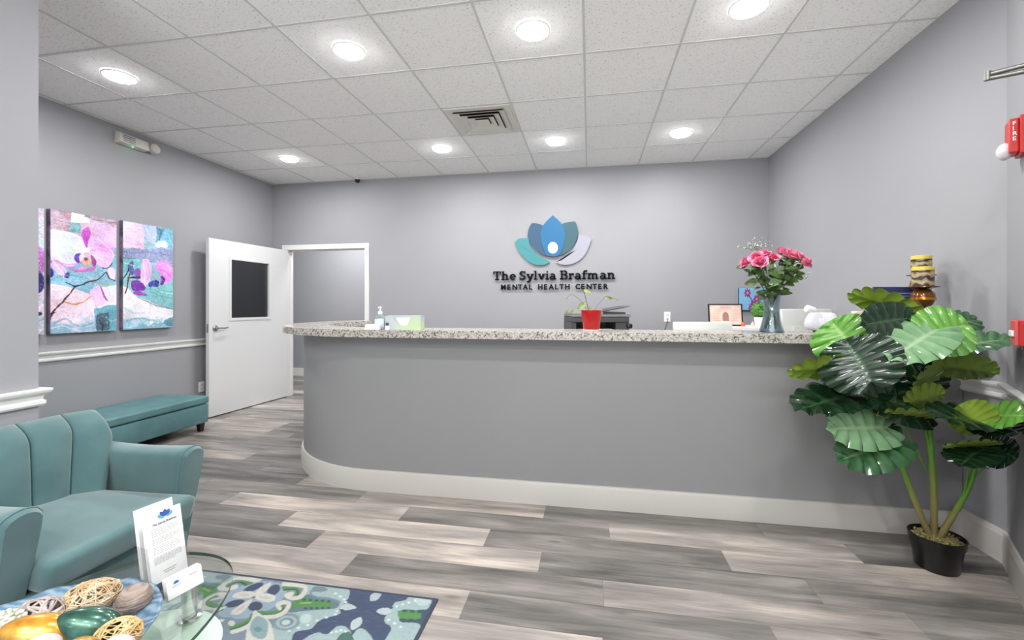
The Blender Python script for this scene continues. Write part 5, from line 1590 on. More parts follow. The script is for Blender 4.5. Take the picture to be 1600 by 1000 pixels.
# baby's breath
for k, (pts, lab) in enumerate((([(1205, 455), (1195, 420), (1184, 392), (1180, 383)], "white baby's breath spray above the roses on the left"), ([(1210, 455), (1232, 440), (1250, 430), (1258, 428)], "white baby's breath sprig low at the right of the bouquet"))):
    t = thing('filler_flower', lab, 'flower', vp, 0)
    P = [atF(a, b, 2.66) - vp for a, b in pts]
    obj('stem', tube(bmesh.new(), spline(P, 5), .0012, 5), m_stemgreen, t)
    rr = random.Random(k + 5); bm = bmesh.new(); b2 = bmesh.new(); end = P[-1]
    for q in range(34 if k == 0 else 12):
        d = Vector((rr.gauss(0, .040 if k == 0 else .012), rr.gauss(0, .02), rr.gauss(.0, .016)))
        c = end + d
        s = bmesh.ops.create_icosphere(bm, subdivisions=1, radius=rr.uniform(.0022, .0038))['verts']
        for v in s: v.co += c
        tube(b2, [end - Vector((0, 0, .03)) + d * .2, c], .0005, 3)
    obj('blossom', bm, m_gyp, t); obj('twig', b2, m_stemgreen, t)

# white rounded device
p = atF(1284, 514, 2.66); p.z = ZT
t = thing('white_humidifier', 'round glossy white bowl-shaped diffuser on the counter right of the vase', 'diffuser', p)
obj('body', lathe(bmesh.new(), [(0, .004), (.055, .004), (.078, .010), (.090, .030), (.092, .048), (.084, .078), (.070, .106), (.064, .113), (.050, .116), (0, .116)], 48), m_white_gloss, t, smooth=True, angle=180)
obj('foot', lathe(bmesh.new(), [(0, 0), (.045, 0), (.045, .005), (0, .005)], 32), m_darkgrey, t)

# things on the staff side
DZ = .7505
# printer
p = atF(930, 500, 3.55); p.z = DZ
t = thing('printer', 'dark grey office printer behind the red pot', 'printer', p, AX + .05)
bm = bmesh.new(); box(bm, -.225, .225, -.17, .19, 0, .315, bev=.008); obj('lower_body', bm, m_darkgrey, t)
bm = bmesh.new(); box(bm, -.225, .225, -.18, .19, .385, .425, bev=.006); obj('middle_body', bm, m_darkgrey, t)
bm = bmesh.new()
box(bm, -.225, -.19, -.17, .19, .315, .385); box(bm, .12, .225, -.17, .19, .315, .385); box(bm, -.19, .12, .12, .19, .315, .385); obj('output_bay', bm, m_darkgrey, t)
obj('paper', bx(-.15, .10, -.15, .10, .318, .330), m_paper, t)
bm = bmesh.new(); box(bm, -.225, .235, -.185, .19, .427, .445, bev=.004); obj('scanner_frame', bm, m_midgrey, t)
bm = bmesh.new(); hexa(bm, [(-.225, -.18, .447), (.02, -.18, .447), (.02, .19, .447), (-.225, .19, .447), (-.20, -.16, .485), (.02, -.16, .485), (.02, .17, .485), (-.20, .17, .485)], .005, 2); obj('scanner_lid', bm, m_midgrey, t)
bm = bmesh.new(); box(bm, .02, .20, -.16, .17, .447, .462)
hexa(bm, [(.0, -.17, .462), (.17, -.17, .492), (.17, .17, .492), (.0, .17, .462), (.0, -.17, .470), (.245, -.17, .512), (.245, .17, .512), (.0, .17, .470)]); obj('document_tray', bm, m_darkgrey, t)
bm = bmesh.new(); box(bm, .205, .25, -.19, .10, .335, .375, bev=.012); obj('side_roller', bm, m_black, t, smooth=True)
# light monitor backs
def monitor(px, f, topz, wdt, hgt, lab, name='computer_monitor', yaw=0.0):
    q = atF(px, 500, f); q.z = DZ
    t = thing(name, lab, 'monitor', q, AX + yaw)
    zt = topz - DZ
    obj('screen_shell', bx(-wdt / 2, wdt / 2, -.018, .018, zt - hgt, zt, bev=.008, seg=3), m_lightplastic, t, smooth=True)
    obj('screen', bx(-wdt / 2 + .01, wdt / 2 - .01, .0181, .0188, zt - hgt + .01, zt - .01), m_black, t)
    obj('stand_neck', bx(-.03, .03, -.045, -.019, .01, zt - hgt / 2), m_lightplastic, t)
    obj('stand_foot', bx(-.11, .11, -.09, .06, 0, .012, bev=.004), m_lightplastic, t)
    return t
monitor(1097.5, 3.25, 1.143, .435, .30, 'low pale grey monitor back in front of the framed certificate')
monitor(1241, 3.45, 1.237, .225, .26, 'pale monitor back just right of the vase', yaw=.05)
monitor(1282, 3.62, 1.236, .17, .26, 'pale monitor back partly hidden behind the round diffuser')
q = atF(1266, 500, 3.1); q.z = DZ
t = thing('desk_lamp', 'white desk lamp head behind the round white diffuser', 'desk lamp', q, AX)
obj('lamp_base', lathe(bmesh.new(), [(0, 0), (.07, 0), (.07, .012), (0, .014)], 28), m_whiteplastic, t, smooth=True)
obj('lamp_stem', tube(bmesh.new(), [(.02, 0, .012), (.02, 0, .40), (.012, 0, .455)], .006, 8), m_lightplastic, t)
bm = bmesh.new(); tube(bm, [(-.035, -.01, .495), (-.03, -.01, .494), (.022, .0, .478), (.03, 0, .474)], [.022, .026, .026, .018], 20); obj('lamp_shade', bm, m_whiteplastic, t, smooth=True)

# hutch along the back right with framed certificate etc.
HT = 1.073
hut = thing('low_cabinet', 'white cabinet top behind the counter carrying the certificate', 'cabinet', (1.32, 4.35, 0))
obj('carcass', bx(-.42, .66, -.20, .25, 0, HT - .03), m_lightplastic, hut)
obj('worktop', bx(-.44, .67, -.22, .26, HT - .03, HT, bev=.004), m_whiteplastic, hut)
for x0, x1 in ((-.40, .10), (.12, .62)):
    d = obj('cabinet_door', bx(x0, x1, -.218, -.201, .06, HT - .05, bev=.003), m_whiteplastic, hut)
    obj('knob', tube(bmesh.new(), [((x1 - .05) if x0 < 0 else (x0 + .05), -.218, .55), ((x1 - .05) if x0 < 0 else (x0 + .05), -.24, .55)], .012, 12), m_nickel, d)
fpz = HT
pl = atF(1134, 495, 4.05)
t = thing('certificate_frame', 'black framed certificate propped on the cabinet', 'picture frame', (pl.x, pl.y, HT), AX - .1)
fw, fh = .152, .205
def tilt(bm, a=-.12): bmesh.ops.transform(bm, matrix=Matrix.Translation((0, 0, .002)) @ Matrix.Rotation(a, 4, 'X'), verts=bm.verts); return bm
bm = bmesh.new()
box(bm, -fw, fw, -.01, .008, 0, .010); box(bm, -fw, fw, -.01, .008, fh - .010, fh); box(bm, -fw, -fw + .010, -.01, .008, .010, fh - .010); box(bm, fw - .010, fw, -.01, .008, .010, fh - .010)
obj('frame', tilt(bm), m_black, t)
obj('certificate', tilt(bx(-fw + .01, fw - .01, -.004, .004, .01, fh - .01)), add_noise(mat('pink_parchment', srgb(228, 204, 188), .6), srgb(222, 190, 178), srgb(236, 218, 202), 9, 2), t)
bm = bmesh.new()
plate(bm, [(x, -.0052, z) for x, z in [(-.026, .045), (.030, .045), (.028, .09)] + [(.001 + .027 * cos(a), .10 + .028 * sin(a)) for a in [PI * k / 8 for k in range(9)]] + [(-.027, .09)]], .001)
obj('certificate_arch', tilt(bm), mat('rose_brown_print', srgb(168, 122, 112), .6), t)
bm = bmesh.new(); rr = random.Random(8)
for k in range(7):
    z = .05 + k * .016
    for s in (-1, 1): box(bm, min(s * .045, s * (.10 + .02 * rr.random())), max(s * .045, s * (.10 + .02 * rr.random())), -.0055, -.0045, z, z + .003)
box(bm, -.05, .05, -.0055, -.0045, .165, .172)
obj('certificate_text', tilt(bm), mat('rose_text', srgb(206, 160, 146), .6), t)
# small flower canvas on the back wall near the corner
a_, b_ = atY(1154, 450, YB - .02), atY(1196, 486, YB - .02)
t = thing('small_flower_canvas', 'small blue canvas of magenta flowers on the back wall corner', 'wall art', ((a_.x + b_.x) / 2, YB, b_.z))
W2 = (b_.x - a_.x) / 2; H2 = a_.z - b_.z
obj('stretched_side', bx(-W2, W2, -.028, -.001, 0, H2, bev=.002), mat('dark_blue_edge', srgb(38, 44, 66), .6), t)
Xg, Zg = np.meshgrid(np.linspace(-W2 + .001, W2 - .001, 70), np.linspace(.012, H2 - .001, 70))
pt_ = Paint(Xg / W2, Zg / H2, (124, 176, 212))
pt_.mask((vnoise(Xg * 20, Zg * 20, 3) - .5) * 3, (150, 196, 220), .6)
for (cx, cy) in ((-.35, .78), (.35, .52), (.1, .3), (-.05, .12), (.6, .62)):
    for k in range(8):
        a = k * PI / 4; pt_.ell(cx + .13 * cos(a), cy + .085 * sin(a), .13, .05, (158 - 30 * (k % 2), 44, 128), math.degrees(atan2(sin(a), cos(a))), .3)
    pt_.ell(cx, cy, .09, .06, (206, 150, 110), 0, .4)
pt_.line([(-.35, .7), (.0, .45), (.05, .1)], .05, (90, 50, 110), soft=.03)
grid_mesh('picture', np.stack([Xg, np.full_like(Xg, -.0285), Zg], -1), pt_.c, m_canvas, t)
# topiary
q = atF(1187, 500, 3.95)
t = thing('topiary_ball', 'small round boxwood topiary in a white pot on the cabinet', 'potted plant', (q.x, q.y, HT))
obj('pot', lathe(bmesh.new(), [(0, 0), (.034, 0), (.040, .03), (.048, .085), (.044, .087), (.040, .07), (0, .07)], 28), m_whiteplastic, t, smooth=True)
bm = bmesh.new(); rr = random.Random(2)
bmesh.ops.create_icosphere(bm, subdivisions=3, radius=.066)
for v in bm.verts: v.co *= 1 + rr.uniform(-.06, .06)
for k in range(420):
    d = Vector((rr.gauss(0, 1), rr.gauss(0, 1), rr.gauss(0, 1))).normalized(); o_ = d.orthogonal().normalized()
    o_.rotate(Quaternion(d, rr.uniform(0, 6)))
    c = d * .066; simple_leaf(bm, c, c + d * .010 + o_ * .011, .009, d, 0, 3)
bmesh.ops.transform(bm, matrix=Matrix.Translation((0, 0, .152)), verts=bm.verts)
obj('foliage', bm, m_topiary, t)
obj('stem', tube(bmesh.new(), [(0, 0, .07), (0, 0, .10)], .006, 8), m_twig, t)
q = atF(1161, 505, 3.98)
tag(obj('orange_trinket', lathe(bmesh.new(), [(0, 0), (.014, 0), (.018, .014), (.014, .03), (.006, .038), (0, .04)], 16), mat('orange_glaze', srgb(232, 96, 62), .4), loc=(q.x, q.y, HT + .0003), smooth=True), 'tiny orange ornament beside the certificate frame', 'ornament')
q = atF(1176, 505, 3.98)
tag(obj('pink_bottle', lathe(bmesh.new(), [(0, 0), (.017, 0), (.018, .02), (.008, .03), (.007, .045), (0, .046)], 16), mat('pale_pink', srgb(226, 180, 170), .4), loc=(q.x, q.y, HT + .0003), smooth=True), 'tiny pink bottle between certificate and topiary', 'bottle')

# outlets
def outlet(name, label, loc, rz):
    t = thing(name, label, 'wall outlet', loc, rz)
    obj('cover_plate', bx(-.036, .036, -.007, 0, -.058, .058, bev=.003), m_whiteplastic, t)
    for z in (-.022, .022):
        o = obj('socket', bx(-.017, .017, -.0085, -.007, z - .014, z + .014), m_lightplastic, t)
    return t
outlet('wall_outlet', 'white outlet on the back wall right of the lettering', (.909, YB, 1.128), 0)
outlet('wall_outlet', 'white outlet low on the left wall between bench and door', (XL, 4.27, .335), PI / 2)
pts = [(.909, YB - .012, 1.105), (.905, YB - .04, 1.07), (.88, YB - .05, 1.0), (.83, YB - .03, .8), (.80, YB - .03, .4), (.80, YB - .03, .02)]
tag(obj('power_cord', tube(bmesh.new(), spline(pts, 6), .004, 6), m_darkgrey, smooth=True), 'dark cord dropping from the back wall outlet', 'cord')

# navy sign panel, tag and candle stand at the right end of the counter
a_ = atF(1382, 519, 2.62); 
t = thing('navy_sign', 'navy blue standing sign board behind the big plant', 'sign', (a_.x + .02, 2.90, ZT), AX + .06)
obj('board', bx(-.145, .145, -.006, .006, .004, .268, bev=.003), mat('navy_board', srgb(44, 54, 98), .4), t)
bm = bmesh.new(); box(bm, -.148, .148, -.009, .009, 0, .008); box(bm, -.05, .05, -.03, .04, 0, .004); obj('base', bm, m_darkgrey, t)
bm = bmesh.new(); box(bm, -.06, .09, -.0072, -.0062, .228, .233); box(bm, -.02, .10, -.0072, -.0062, .212, .216); obj('sign_print', bm, mat('pale_print', srgb(150, 158, 190), .5), t)
p = atF(1340, 515, 2.60); p.z = ZT
t = thing('cream_box', 'slim cream and pink carton behind the pale monstera leaf', 'box', p, AX)
obj('carton', bx(-.024, .024, -.02, .02, 0, .125, bev=.002), mat('cream_card', srgb(238, 226, 214), .5), t)
obj('label_print', bx(-.018, .018, -.0215, -.0205, .07, .105), mat('pink_label', srgb(226, 176, 170), .5), t)
def candlestick(px, f, ztop, ch_h, lab):
    p = atF(px, 515, f); p.z = ZT; zt = ztop - ZT
    t = thing('candle_stand', lab[0], 'candle holder', p, 0, 'bronze candle stands on the counter')
    g = zt - ch_h
    obj('stand_base', lathe(bmesh.new(), [(0, 0), (.055, 0), (.05, .012), (.02, .03), (.016, .06), (.022, .075), (.016, .09)] + [(.016, max(.095, g - .115))], 32), m_globe, t, smooth=True)
    obj('glass_globe', lathe(bmesh.new(), [(.016, g - .115), (.040, g - .095), (.052, g - .065), (.048, g - .035), (.03, g - .018), (.014, g - .012), (0, g - .012)], 32), m_globe, t, smooth=True)
    obj('amber_band', lathe(bmesh.new(), [(.0525, g - .072), (.0535, g - .065), (.0525, g - .058)], 32, cap=False), m_amber, t, smooth=True)
    obj('drip_plate', lathe(bmesh.new(), [(0, g - .012), (.03, g - .012), (.066, g - .004), (.066, g), (0, g)], 36), m_globe, t, smooth=True)
    q = p.copy(); q.z = ZT + g + .0005
    c = thing('pillar_candle', lab[1], 'candle', q, 0, 'mosaic pillar candles')
    obj('wax_body', lathe(bmesh.new(), [(0, 0), (.046, 0), (.046, ch_h - .012), (0, ch_h - .012)], 36), m_candle, c, smooth=True)
    obj('wax_rim', lathe(bmesh.new(), [(.0462, ch_h - .020), (.0465, ch_h - .002), (.044, ch_h), (.030, ch_h - .004), (0, ch_h - .006)], 36, cap=False), m_candletop, c, smooth=True)
    obj('wick', tube(bmesh.new(), [(0, 0, ch_h - .006), (.001, 0, ch_h + .004)], .001, 5), m_black, c)
candlestick(1442, 2.32, 1.27 + (476.4 - 417) * 2.32 / FPX, .105, ('bronze glass candle stand in front, nearer the plant', 'shorter mosaic yellow and brown pillar candle, in front'))
candlestick(1439.5, 2.52, 1.27 + (476.4 - 400) * 2.52 / FPX, .110, ('taller bronze candle stand directly behind the nearer one', 'taller mosaic pillar candle rising behind the shorter one'))

# ================================================================== RIGHT-HAND WALL FIXTURES
dgd = (DG1 - DG0).normalized(); nrm2 = Vector((dgd.y, -dgd.x)) * -1     # into the room
if nrm2.x > 0: nrm2 = -nrm2
def on_diag(s): return DG0 + dgd * s
diag_rz = atan2(nrm2.y, nrm2.x) + PI / 2      # local -y points into the room
# fire strobe
q = on_diag(.318)
t = thing('fire_strobe', 'red fire alarm strobe high on the right-hand wall', 'fire alarm', (q.x, q.y, 2.00), diag_rz)
obj('backplate', bx(-.054, .054, -.018, 0, -.082, .082, bev=.004), m_redfire, t)
obj('housing', bx(-.046, .046, -.048, -.018, -.074, .074, bev=.006), m_redfire, t)
bm = bmesh.new(); bmesh.ops.create_uvsphere(bm, u_segments=20, v_segments=12, radius=.034)
for v in bm.verts: v.co = Vector((v.co.x, v.co.y * .8 - .055, v.co.z * 1.1 - .055))
obj('strobe_lens', bm, mat('clear_lens', srgb(212, 206, 212), .1, spec=.8), t, smooth=True)
for side in (-1, 1):
    for k, c in enumerate('FIRE'):
        me = text_mesh(c, .023, .0006, .0004); me.materials.append(m_whiteplastic)
        o = bpy.data.objects.new('letter', me); link(o, t, (side * .0467, -.030, .044 - k * .022)); o.rotation_euler = (PI / 2, 0, side * PI / 2) if False else (PI / 2, 0, PI / 2 * side)
        o.location.y += -.009 * side
# pull station
q = on_diag(.352)
t = thing('fire_pull_station', 'red manual fire alarm box above the chair rail at right', 'fire alarm', (q.x, q.y, 1.15), diag_rz)
obj('backbox', bx(-.045, .045, -.025, 0, -.055, .055, bev=.004), m_redfire, t)
obj('cover', bx(-.043, .043, -.036, -.025, -.053, .053, bev=.003), m_redlight, t)
obj('pull_handle', bx(-.030, .030, -.044, -.036, -.016, .010, bev=.003), m_whiteplastic, t)
# overhead metal arm
m_dkn = mat('dull_steel', srgb(120, 119, 115), 0.4, 0.8)
a = atF(1543, 123, 1.62); b = atF(1640, 104, 1.52)
t = thing('door_closer_arm', 'pair of brushed metal rods entering at the right edge', 'door closer', a)
dv = b - a
for k, off in enumerate((0, .016)):
    obj('rod', tube(bmesh.new(), [Vector((0, 0, off)) + Vector((.004 * k, 0, 0)), dv * .5 + Vector((0, 0, off * 1.3)), dv + Vector((0, 0, off * 1.6))], .0085, 12), m_dkn, t, smooth=True)
bm = bmesh.new(); lathe(bm, [(0, -.006), (.010, -.006), (.010, .026), (0, .026)], 16); obj('pivot', bm, m_dkn, t, smooth=True)

# ================================================================== MONSTERA
m_leafd = mat('monstera_dark', srgb(24, 62, 34), .22, spec=.6)
m_leafl = mat('monstera_light', srgb(92, 168, 52), .3, spec=.5)
m_leafm = mat('monstera_mid', srgb(58, 112, 70), .24, spec=.6)
m_leafp = mat('monstera_pale', srgb(122, 166, 118), .3, spec=.5)
def leafmat(m, c1, c2, vein, under):
    t, N, L, b = nt(m)
    at = N.new('ShaderNodeAttribute'); at.attribute_name = 'vein'
    sp = N.new('ShaderNodeSeparateColor'); L.new(at.outputs['Color'], sp.inputs[0])
    tc = N.new('ShaderNodeTexCoord'); n = N.new('ShaderNodeTexNoise'); n.inputs['Scale'].default_value = 22; L.new(tc.outputs['Object'], n.inputs['Vector'])
    mx = N.new('ShaderNodeMix'); mx.data_type = 'RGBA'; mx.inputs[6].default_value = c1; mx.inputs[7].default_value = c2; L.new(n.outputs[0], mx.inputs[0])
    m2 = N.new('ShaderNodeMix'); m2.data_type = 'RGBA'; m2.inputs[7].default_value = vein; L.new(mx.outputs[2], m2.inputs[6]); L.new(sp.outputs[0], m2.inputs[0])
    g = N.new('ShaderNodeNewGeometry')
    m3 = N.new('ShaderNodeMix'); m3.data_type = 'RGBA'; m3.inputs[7].default_value = under; L.new(m2.outputs[2], m3.inputs[6]); L.new(g.outputs['Backfacing'], m3.inputs[0])
    L.new(m3.outputs[2], b.inputs['Base Color'])
    r = N.new('ShaderNodeMath'); r.operation = 'MULTIPLY_ADD'; r.inputs[1].default_value = .28; r.inputs[2].default_value = .16; L.new(g.outputs['Backfacing'], r.inputs[0]); L.new(r.outputs[0], b.inputs['Roughness'])
LIME = srgb(146, 170, 62)
leafmat(m_leafd, srgb(6, 18, 12), srgb(20, 50, 28), srgb(64, 98, 62), srgb(104, 124, 52))
leafmat(m_leafm, srgb(28, 66, 38), srgb(58, 100, 60), srgb(130, 160, 122), srgb(112, 132, 54))
leafmat(m_leafl, srgb(74, 132, 44), srgb(104, 160, 66), srgb(160, 192, 116), srgb(124, 150, 50))
leafmat(m_leafp, srgb(84, 124, 84), srgb(120, 154, 114), srgb(168, 188, 156), LIME)
LM = {'d': m_leafd, 'm': m_leafm, 'l': m_leafl, 'p': m_leafp}

def monstera_leaf(base, tip, width, nrm, m, parent, droop=.12, fold=.12, ripple=.02, seed=0, lobes=7):
    """blade mesh: heart-shaped, deeply slit margin; base = petiole joint"""
    rr = random.Random(seed)
    base, tip = Vector(base), Vector(tip); a = tip - base; Ln = a.length; a.normalize()
    nrm = Vector(nrm); nrm = (nrm - a * nrm.dot(a)).normalized(); s = a.cross(nrm)
    bm = bmesh.new(); vein = bm.verts.layers.float_color.new('vein')
    def outline(th):     # th 0 at tip .. 1 at sinus; margin in unit leaf (x along, y half width)
        # param angle around leaf centre
        ang = th * PI * .985
        if ang < PI / 2: x = .46 + .54 * cos(ang) ** 1.0; y = .5 * sin(ang) ** .92
        else: x = .46 + .66 * cos(ang); y = .5 * sin(ang) ** .62
        return x, y
    def place(x, y, sd, lift):
        w = width
        X = x * Ln; Y = y * w * sd
        r2 = (x - .15) ** 2
        h = -droop * Ln * (x ** 2) * .8 + fold * abs(Y) * (1 - .9 * abs(y)) - .35 * droop * w * (2 * y) ** 2 + lift
        return base + a * X + s * Y + nrm * h
    NR = 8; NS = 5
    for sd in (-1, 1):
        for k in range(lobes):
            t0, t1 = k / lobes, (k + 1) / lobes
            # rib interval for this lobe
            def rib(t): return max(0.0, .93 - 1.02 * t) if t < .9 else .0
            jit = rr.uniform(-.025, .025)
            gap = .035 if 0 < k else .02
            rows = []
            for i in range(NR + 1):
                r = i / NR
                row = []
                for j in range(NS + 1):
                    q = j / NS
                    shrink = max(0, (r - .60) / .40) ** .6 * gap
                    tt = t0 + (t1 - t0) * (shrink + (1 - 2 * shrink) * q) if k else t0 + (t1 - t0) * (q * (1 - shrink))
                    ox, oy = outline(tt)
                    rx = rib(tt)
                    rnd_ = 1 - .035 * (abs(2 * q - 1) ** 2) * (r > .8) if k else 1
                    rr_ = r * rnd_ * (1 + jit * r)
                    x = rx + (ox - rx) * rr_; y = oy * rr_
                    lift = ripple * Ln * (sin(PI * q) ** .8) * min(1, r * 1.6)
                    v = bm.verts.new(place(x, y, sd, lift))
                    vv = max(0, 1 - r * 9) * .6
                    vv = max(vv, (.25 if j in (2, 3) else 0) * (1 - r) ** .6)
                    v[vein] = (vv, vv, vv, 1)
                    row.append(v)
                rows.append(row)
            for A_, B_ in zip(rows, rows[1:]):
                for j in range(NS):
                    f = (A_[j], A_[j + 1], B_[j + 1], B_[j]) if sd < 0 else (A_[j], B_[j], B_[j + 1], A_[j + 1])
                    bm.faces.new(f)
    bmesh.ops.remove_doubles(bm, verts=bm.verts, dist=.0006)
    me = bpy.data.meshes.new('leaf')
    # orient faces with nrm
    bm.normal_update()
    av = Vector((0, 0, 0))
    for f in bm.faces: av += f.normal
    if av.dot(nrm) < 0: bmesh.ops.reverse_faces(bm, faces=bm.faces)
    bm.to_mesh(me); bm.free(); me.materials.append(m)
    me.polygons.foreach_set('use_smooth', [True] * len(me.polygons))
    o = bpy.data.objects.new('leaf', me); return link(o, parent)

PB = Vector((1.655, 2.435, 0))
mp_ = thing('monstera_plant', 'tall artificial monstera with three stems in a black pot by right wall', 'potted plant', PB)
pot = obj('pot', lathe(bmesh.new(), [(0, .001), (.078, .001), (.082, .006), (.098, .120), (.104, .122), (.108, .158), (.103, .160), (.098, .135), (0, .134)], 48), m_blackpot, mp_, smooth=True, angle=45)
bm = bmesh.new(); lathe(bm, [(.099, .136), (.07, .146), (.03, .150), (0, .151)], 40, cap=False); rr = random.Random(5)
for v in bm.verts: v.co.z += rr.uniform(-.004, .004)
for k in range(160):
    a = rr.uniform(0, 6.28); r = .092 * sqrt(rr.random())
    q = bmesh.ops.create_icosphere(bm, subdivisions=1, radius=rr.uniform(.003, .007))['verts']
    for v in q: v.co += Vector((r * cos(a), r * sin(a), .149))
obj('moss', bm, m_soil, mp_)
m_stem = mat('monstera_stem', srgb(120, 140, 70), .45)
def _stem():
    t, N, L, b = nt(m_stem)
    at = N.new('ShaderNodeAttribute'); at.attribute_name = 'hgt'
    sp = N.new('ShaderNodeSeparateColor'); L.new(at.outputs['Color'], sp.inputs[0])
    cr = N.new('ShaderNodeValToRGB'); e = cr.color_ramp.elements; e[0].position = .0; e[0].color = srgb(132, 112, 76); e[1].position = 1; e[1].color = srgb(78, 140, 44)
    x = e.new(.2); x.color = srgb(134, 128, 72); x = e.new(.38); x.color = srgb(92, 142, 50)
    L.new(sp.outputs[0], cr.inputs[0]); L.new(cr.outputs[0], b.inputs['Base Color'])
_stem()
def mstem(pts, r0, r1, name='stem', g0=0.0, g1=1.0, rings=True, parent=None):
    P = spline([q - PB for q in pts], 10); n = len(P)
    rs = []
    for i in range(n):
        f = i / (n - 1); r = r0 + (r1 - r0) * f
        if rings and i % 4 == 0 and f < .6: r *= 1.10
        rs.append(r)
    bm = tube(bmesh.new(), P, rs, 12)
    lay = bm.verts.layers.float_color.new('hgt'); bm.verts.ensure_lookup_table()
    for i, v in enumerate(bm.verts):
        f = (i // 12) / max(1, n - 1); g = g0 + (g1 - g0) * f; v[lay] = (g, g, g, 1)
    return obj(name, bm, m_stem, parent or mp_, smooth=True, angle=180)
S1 = [atF(1453, 846, 2.13), atF(1432, 790, 2.12), atF(1408, 725, 2.10), atF(1385, 660, 2.08), atF(1352, 590, 2.06), atF(1340, 560, 2.06)]
S2 = [atF(1459, 846, 2.12), atF(1459, 780, 2.11), atF(1454, 700, 2.09), atF(1448, 640, 2.08), atF(1442, 570, 2.07), atF(1440, 520, 2.06)]
S3 = [atF(1467, 846, 2.11), atF(1492, 800, 2.06), atF(1514, 760, 2.0), atF(1528, 715, 1.95), atF(1545, 660, 1.90)]
for S_ in (S1, S2, S3): S_[0].z = .140
st1 = mstem(S1, .0135, .008); st2 = mstem(S2, .0145, .010); st3 = mstem(S3, .014, .007)
mstem([atF(1452, 700, 2.09), atF(1440, 650, 2.06), atF(1424, 605, 2.03)], .007, .004, 'side_shoot', .6, 1, False)
mstem([atF(1448, 735, 2.10), atF(1425, 690, 2.08), atF(1412, 655, 2.06)], .004, .0025, 'side_shoot', .6, 1, False)
mstem([atF(1505, 775, 2.02), atF(1512, 740, 1.98), atF(1512, 690, 1.95)], .005, .003, 'side_shoot', .6, 1, False)
mstem([atF(1516, 752, 1.99), atF(1545, 725, 1.93), atF(1570, 700, 1.87)], .004, .002, 'side_shoot', .6, 1, False)
CAMP = Vector((0, 0, H))
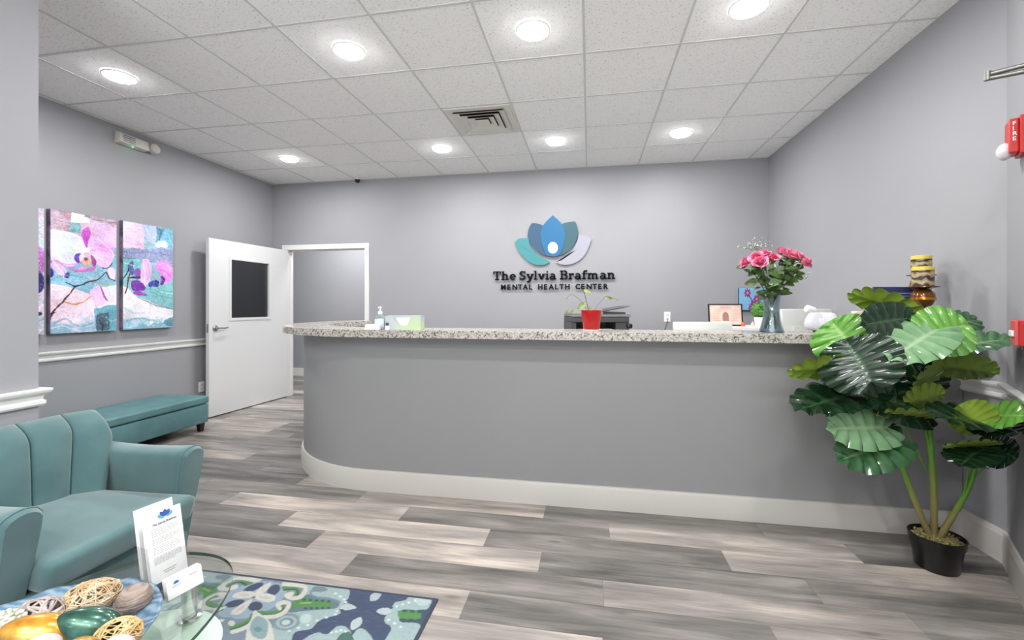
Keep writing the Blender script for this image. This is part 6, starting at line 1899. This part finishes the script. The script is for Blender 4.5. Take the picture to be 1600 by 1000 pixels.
# (base px, tip px, base depth, tip depth, width px, roll about the rib [deg, 0 = faces camera], face +1 top / -1 underside to camera, material, droop, stem point)
LV = [
 ((1357, 592), (1322, 532), 1.90, 1.98, 92, 0, 1, 'd', .06, .05, (1352, 600, 2.06)),
 ((1338, 550), (1300, 503), 2.08, 2.16, 78, 0, 1, 'l', .05, .08, (1345, 580, 2.06)),
 ((1330, 578), (1240, 575), 2.06, 2.02, 60, 58, -1, 'l', .06, .10, (1350, 590, 2.06)),
 ((1352, 612), (1250, 632), 2.06, 1.98, 70, 52, 1, 'd', .10, .12, (1362, 625, 2.07)),
 ((1375, 600), (1290, 592), 2.12, 2.14, 70, 55, 1, 'd', .08, .05, (1362, 625, 2.07)),
 ((1392, 640), (1300, 655), 2.12, 2.16, 60, 50, 1, 'd', .08, .05, (1380, 655, 2.08)),
 ((1382, 668), (1306, 668), 2.02, 1.92, 60, 12, 1, 'p', .12, .10, (1390, 672, 2.08)),
 ((1398, 690), (1325, 712), 2.04, 1.90, 62, 10, 1, 'm', .16, .12, (1398, 695, 2.09)),
 ((1418, 490), (1332, 454), 2.12, 2.06, 38, 30, -1, 'l', .10, .12, (1436, 520, 2.06)),
 ((1412, 498), (1354, 506), 2.02, 1.95, 50, 8, 1, 'd', .10, .10, (1434, 520, 2.06)),
 ((1425, 530), (1352, 520), 2.10, 2.08, 70, 18, 1, 'm', .10, .10, (1440, 550, 2.07)),
 ((1425, 545), (1368, 565), 2.06, 1.98, 60, 15, 1, 'd', .12, .10, (1440, 560, 2.07)),
 ((1450, 524), (1512, 506), 1.96, 1.92, 70, 12, 1, 'l', .12, .14, (1440, 540, 2.06)),
 ((1462, 516), (1400, 548), 1.95, 1.84, 66, 30, 1, 'p', .18, .10, (1444, 530, 2.06)),
 ((1450, 515), (1428, 496), 2.06, 2.10, 42, 20, 1, 'm', .10, .10, (1440, 530, 2.06)),
 ((1478, 545), (1574, 527), 2.06, 1.96, 64, 64, 1, 'm', .06, .16, (1446, 560, 2.07)),
 ((1468, 572), (1555, 580), 2.02, 1.92, 66, 60, -1, 'd', .10, .20, (1446, 590, 2.07)),
 ((1472, 580), (1430, 590), 2.04, 2.00, 56, 55, -1, 'd', .12, .10, (1446, 590, 2.07)),
 ((1420, 575), (1432, 625), 2.14, 2.18, 74, 12, 1, 'd', .10, .10, (1446, 600, 2.08)),
 ((1398, 600), (1370, 640), 2.14, 2.16, 66, 15, 1, 'd', .10, .10, (1440, 620, 2.08)),
 ((1426, 628), (1474, 614), 2.02, 1.98, 56, 58, -1, 'm', .06, .10, (1446, 640, 2.08)),
 ((1432, 640), (1352, 612), 2.04, 1.96, 64, 36, 1, 'd', .06, .10, (1446, 650, 2.08)),
 ((1440, 655), (1382, 640), 2.02, 1.94, 44, 60, -1, 'm', .08, .10, (1448, 660, 2.08)),
 ((1542, 655), (1466, 650), 1.90, 1.86, 70, 62, 1, 'd', .06, .10, (1545, 665, 1.90)),
 ((1530, 664), (1500, 634), 1.86, 1.92, 58, 30, -1, 'l', .06, .12, (1543, 668, 1.90)),
 ((1548, 650), (1606, 648), 1.86, 1.74, 56, 52, 1, 'l', .06, .12, (1545, 665, 1.90)),
 ((1545, 664), (1600, 676), 1.88, 1.75, 66, 60, 1, 'd', .06, .10, (1545, 670, 1.90)),
 ((1536, 700), (1494, 690), 1.90, 1.84, 50, 62, -1, 'm', .08, .10, (1532, 712, 1.94)),
 ((1538, 700), (1588, 712), 1.88, 1.80, 66, 48, 1, 'd', .10, .10, (1532, 712, 1.94)),
 ((1532, 702), (1500, 724), 1.88, 1.84, 56, 40, 1, 'd', .10, .10, (1530, 716, 1.94)),
 ((1478, 510), (1528, 498), 2.14, 2.18, 38, 20, 1, 'm', .08, .10, (1446, 530, 2.06)),
 ((1400, 552), (1440, 600), 2.16, 2.2, 60, 10, 1, 'd', .08, .10, (1440, 600, 2.08)),
]
for k, (b0, t0, fb, ft, wpx, roll, face, mk, droop, fold, sp0) in enumerate(LV):
    bw = atF(b0[0], b0[1], fb); tw_ = atF(t0[0], t0[1], ft)
    mid = (bw + tw_) / 2; ax = (tw_ - bw).normalized()
    view = (CAMP - mid).normalized(); nn = (view - ax * view.dot(ax)).normalized()
    # turn the blade about its rib so that its top tips upward
    q1 = Quaternion(ax, radians(roll)); q2 = Quaternion(ax, -radians(roll))
    n1, n2 = q1 @ nn, q2 @ nn
    n_ = n1 if n1.z * face > n2.z * face else n2
    wm = wpx * (fb + ft) / 2 / FPX * 1.25
    ext = (tw_ - bw) * .06; tw_ = tw_ + ext; bw = bw - ext
    topn = n_ if face > 0 else -n_
    if roll and topn.z < 0: topn = topn
    monstera_leaf(bw - PB, tw_ - PB, wm, topn, LM[mk], mp_, droop, fold, .050, k)
    sw = atF(*sp0)
    mid2 = sw.lerp(bw, .55) - Vector((0, 0, .01))
    mstem([sw, mid2, bw], .0042, .0030, 'petiole', .75, 1, False)
obj('fallen_leaf', simple_leaf(bmesh.new(), (.07, -.02, .158), (.125, .0, .150), .03, (0, 0, 1), .1), mat('dry_leaf', srgb(84, 50, 36), .6), mp_)
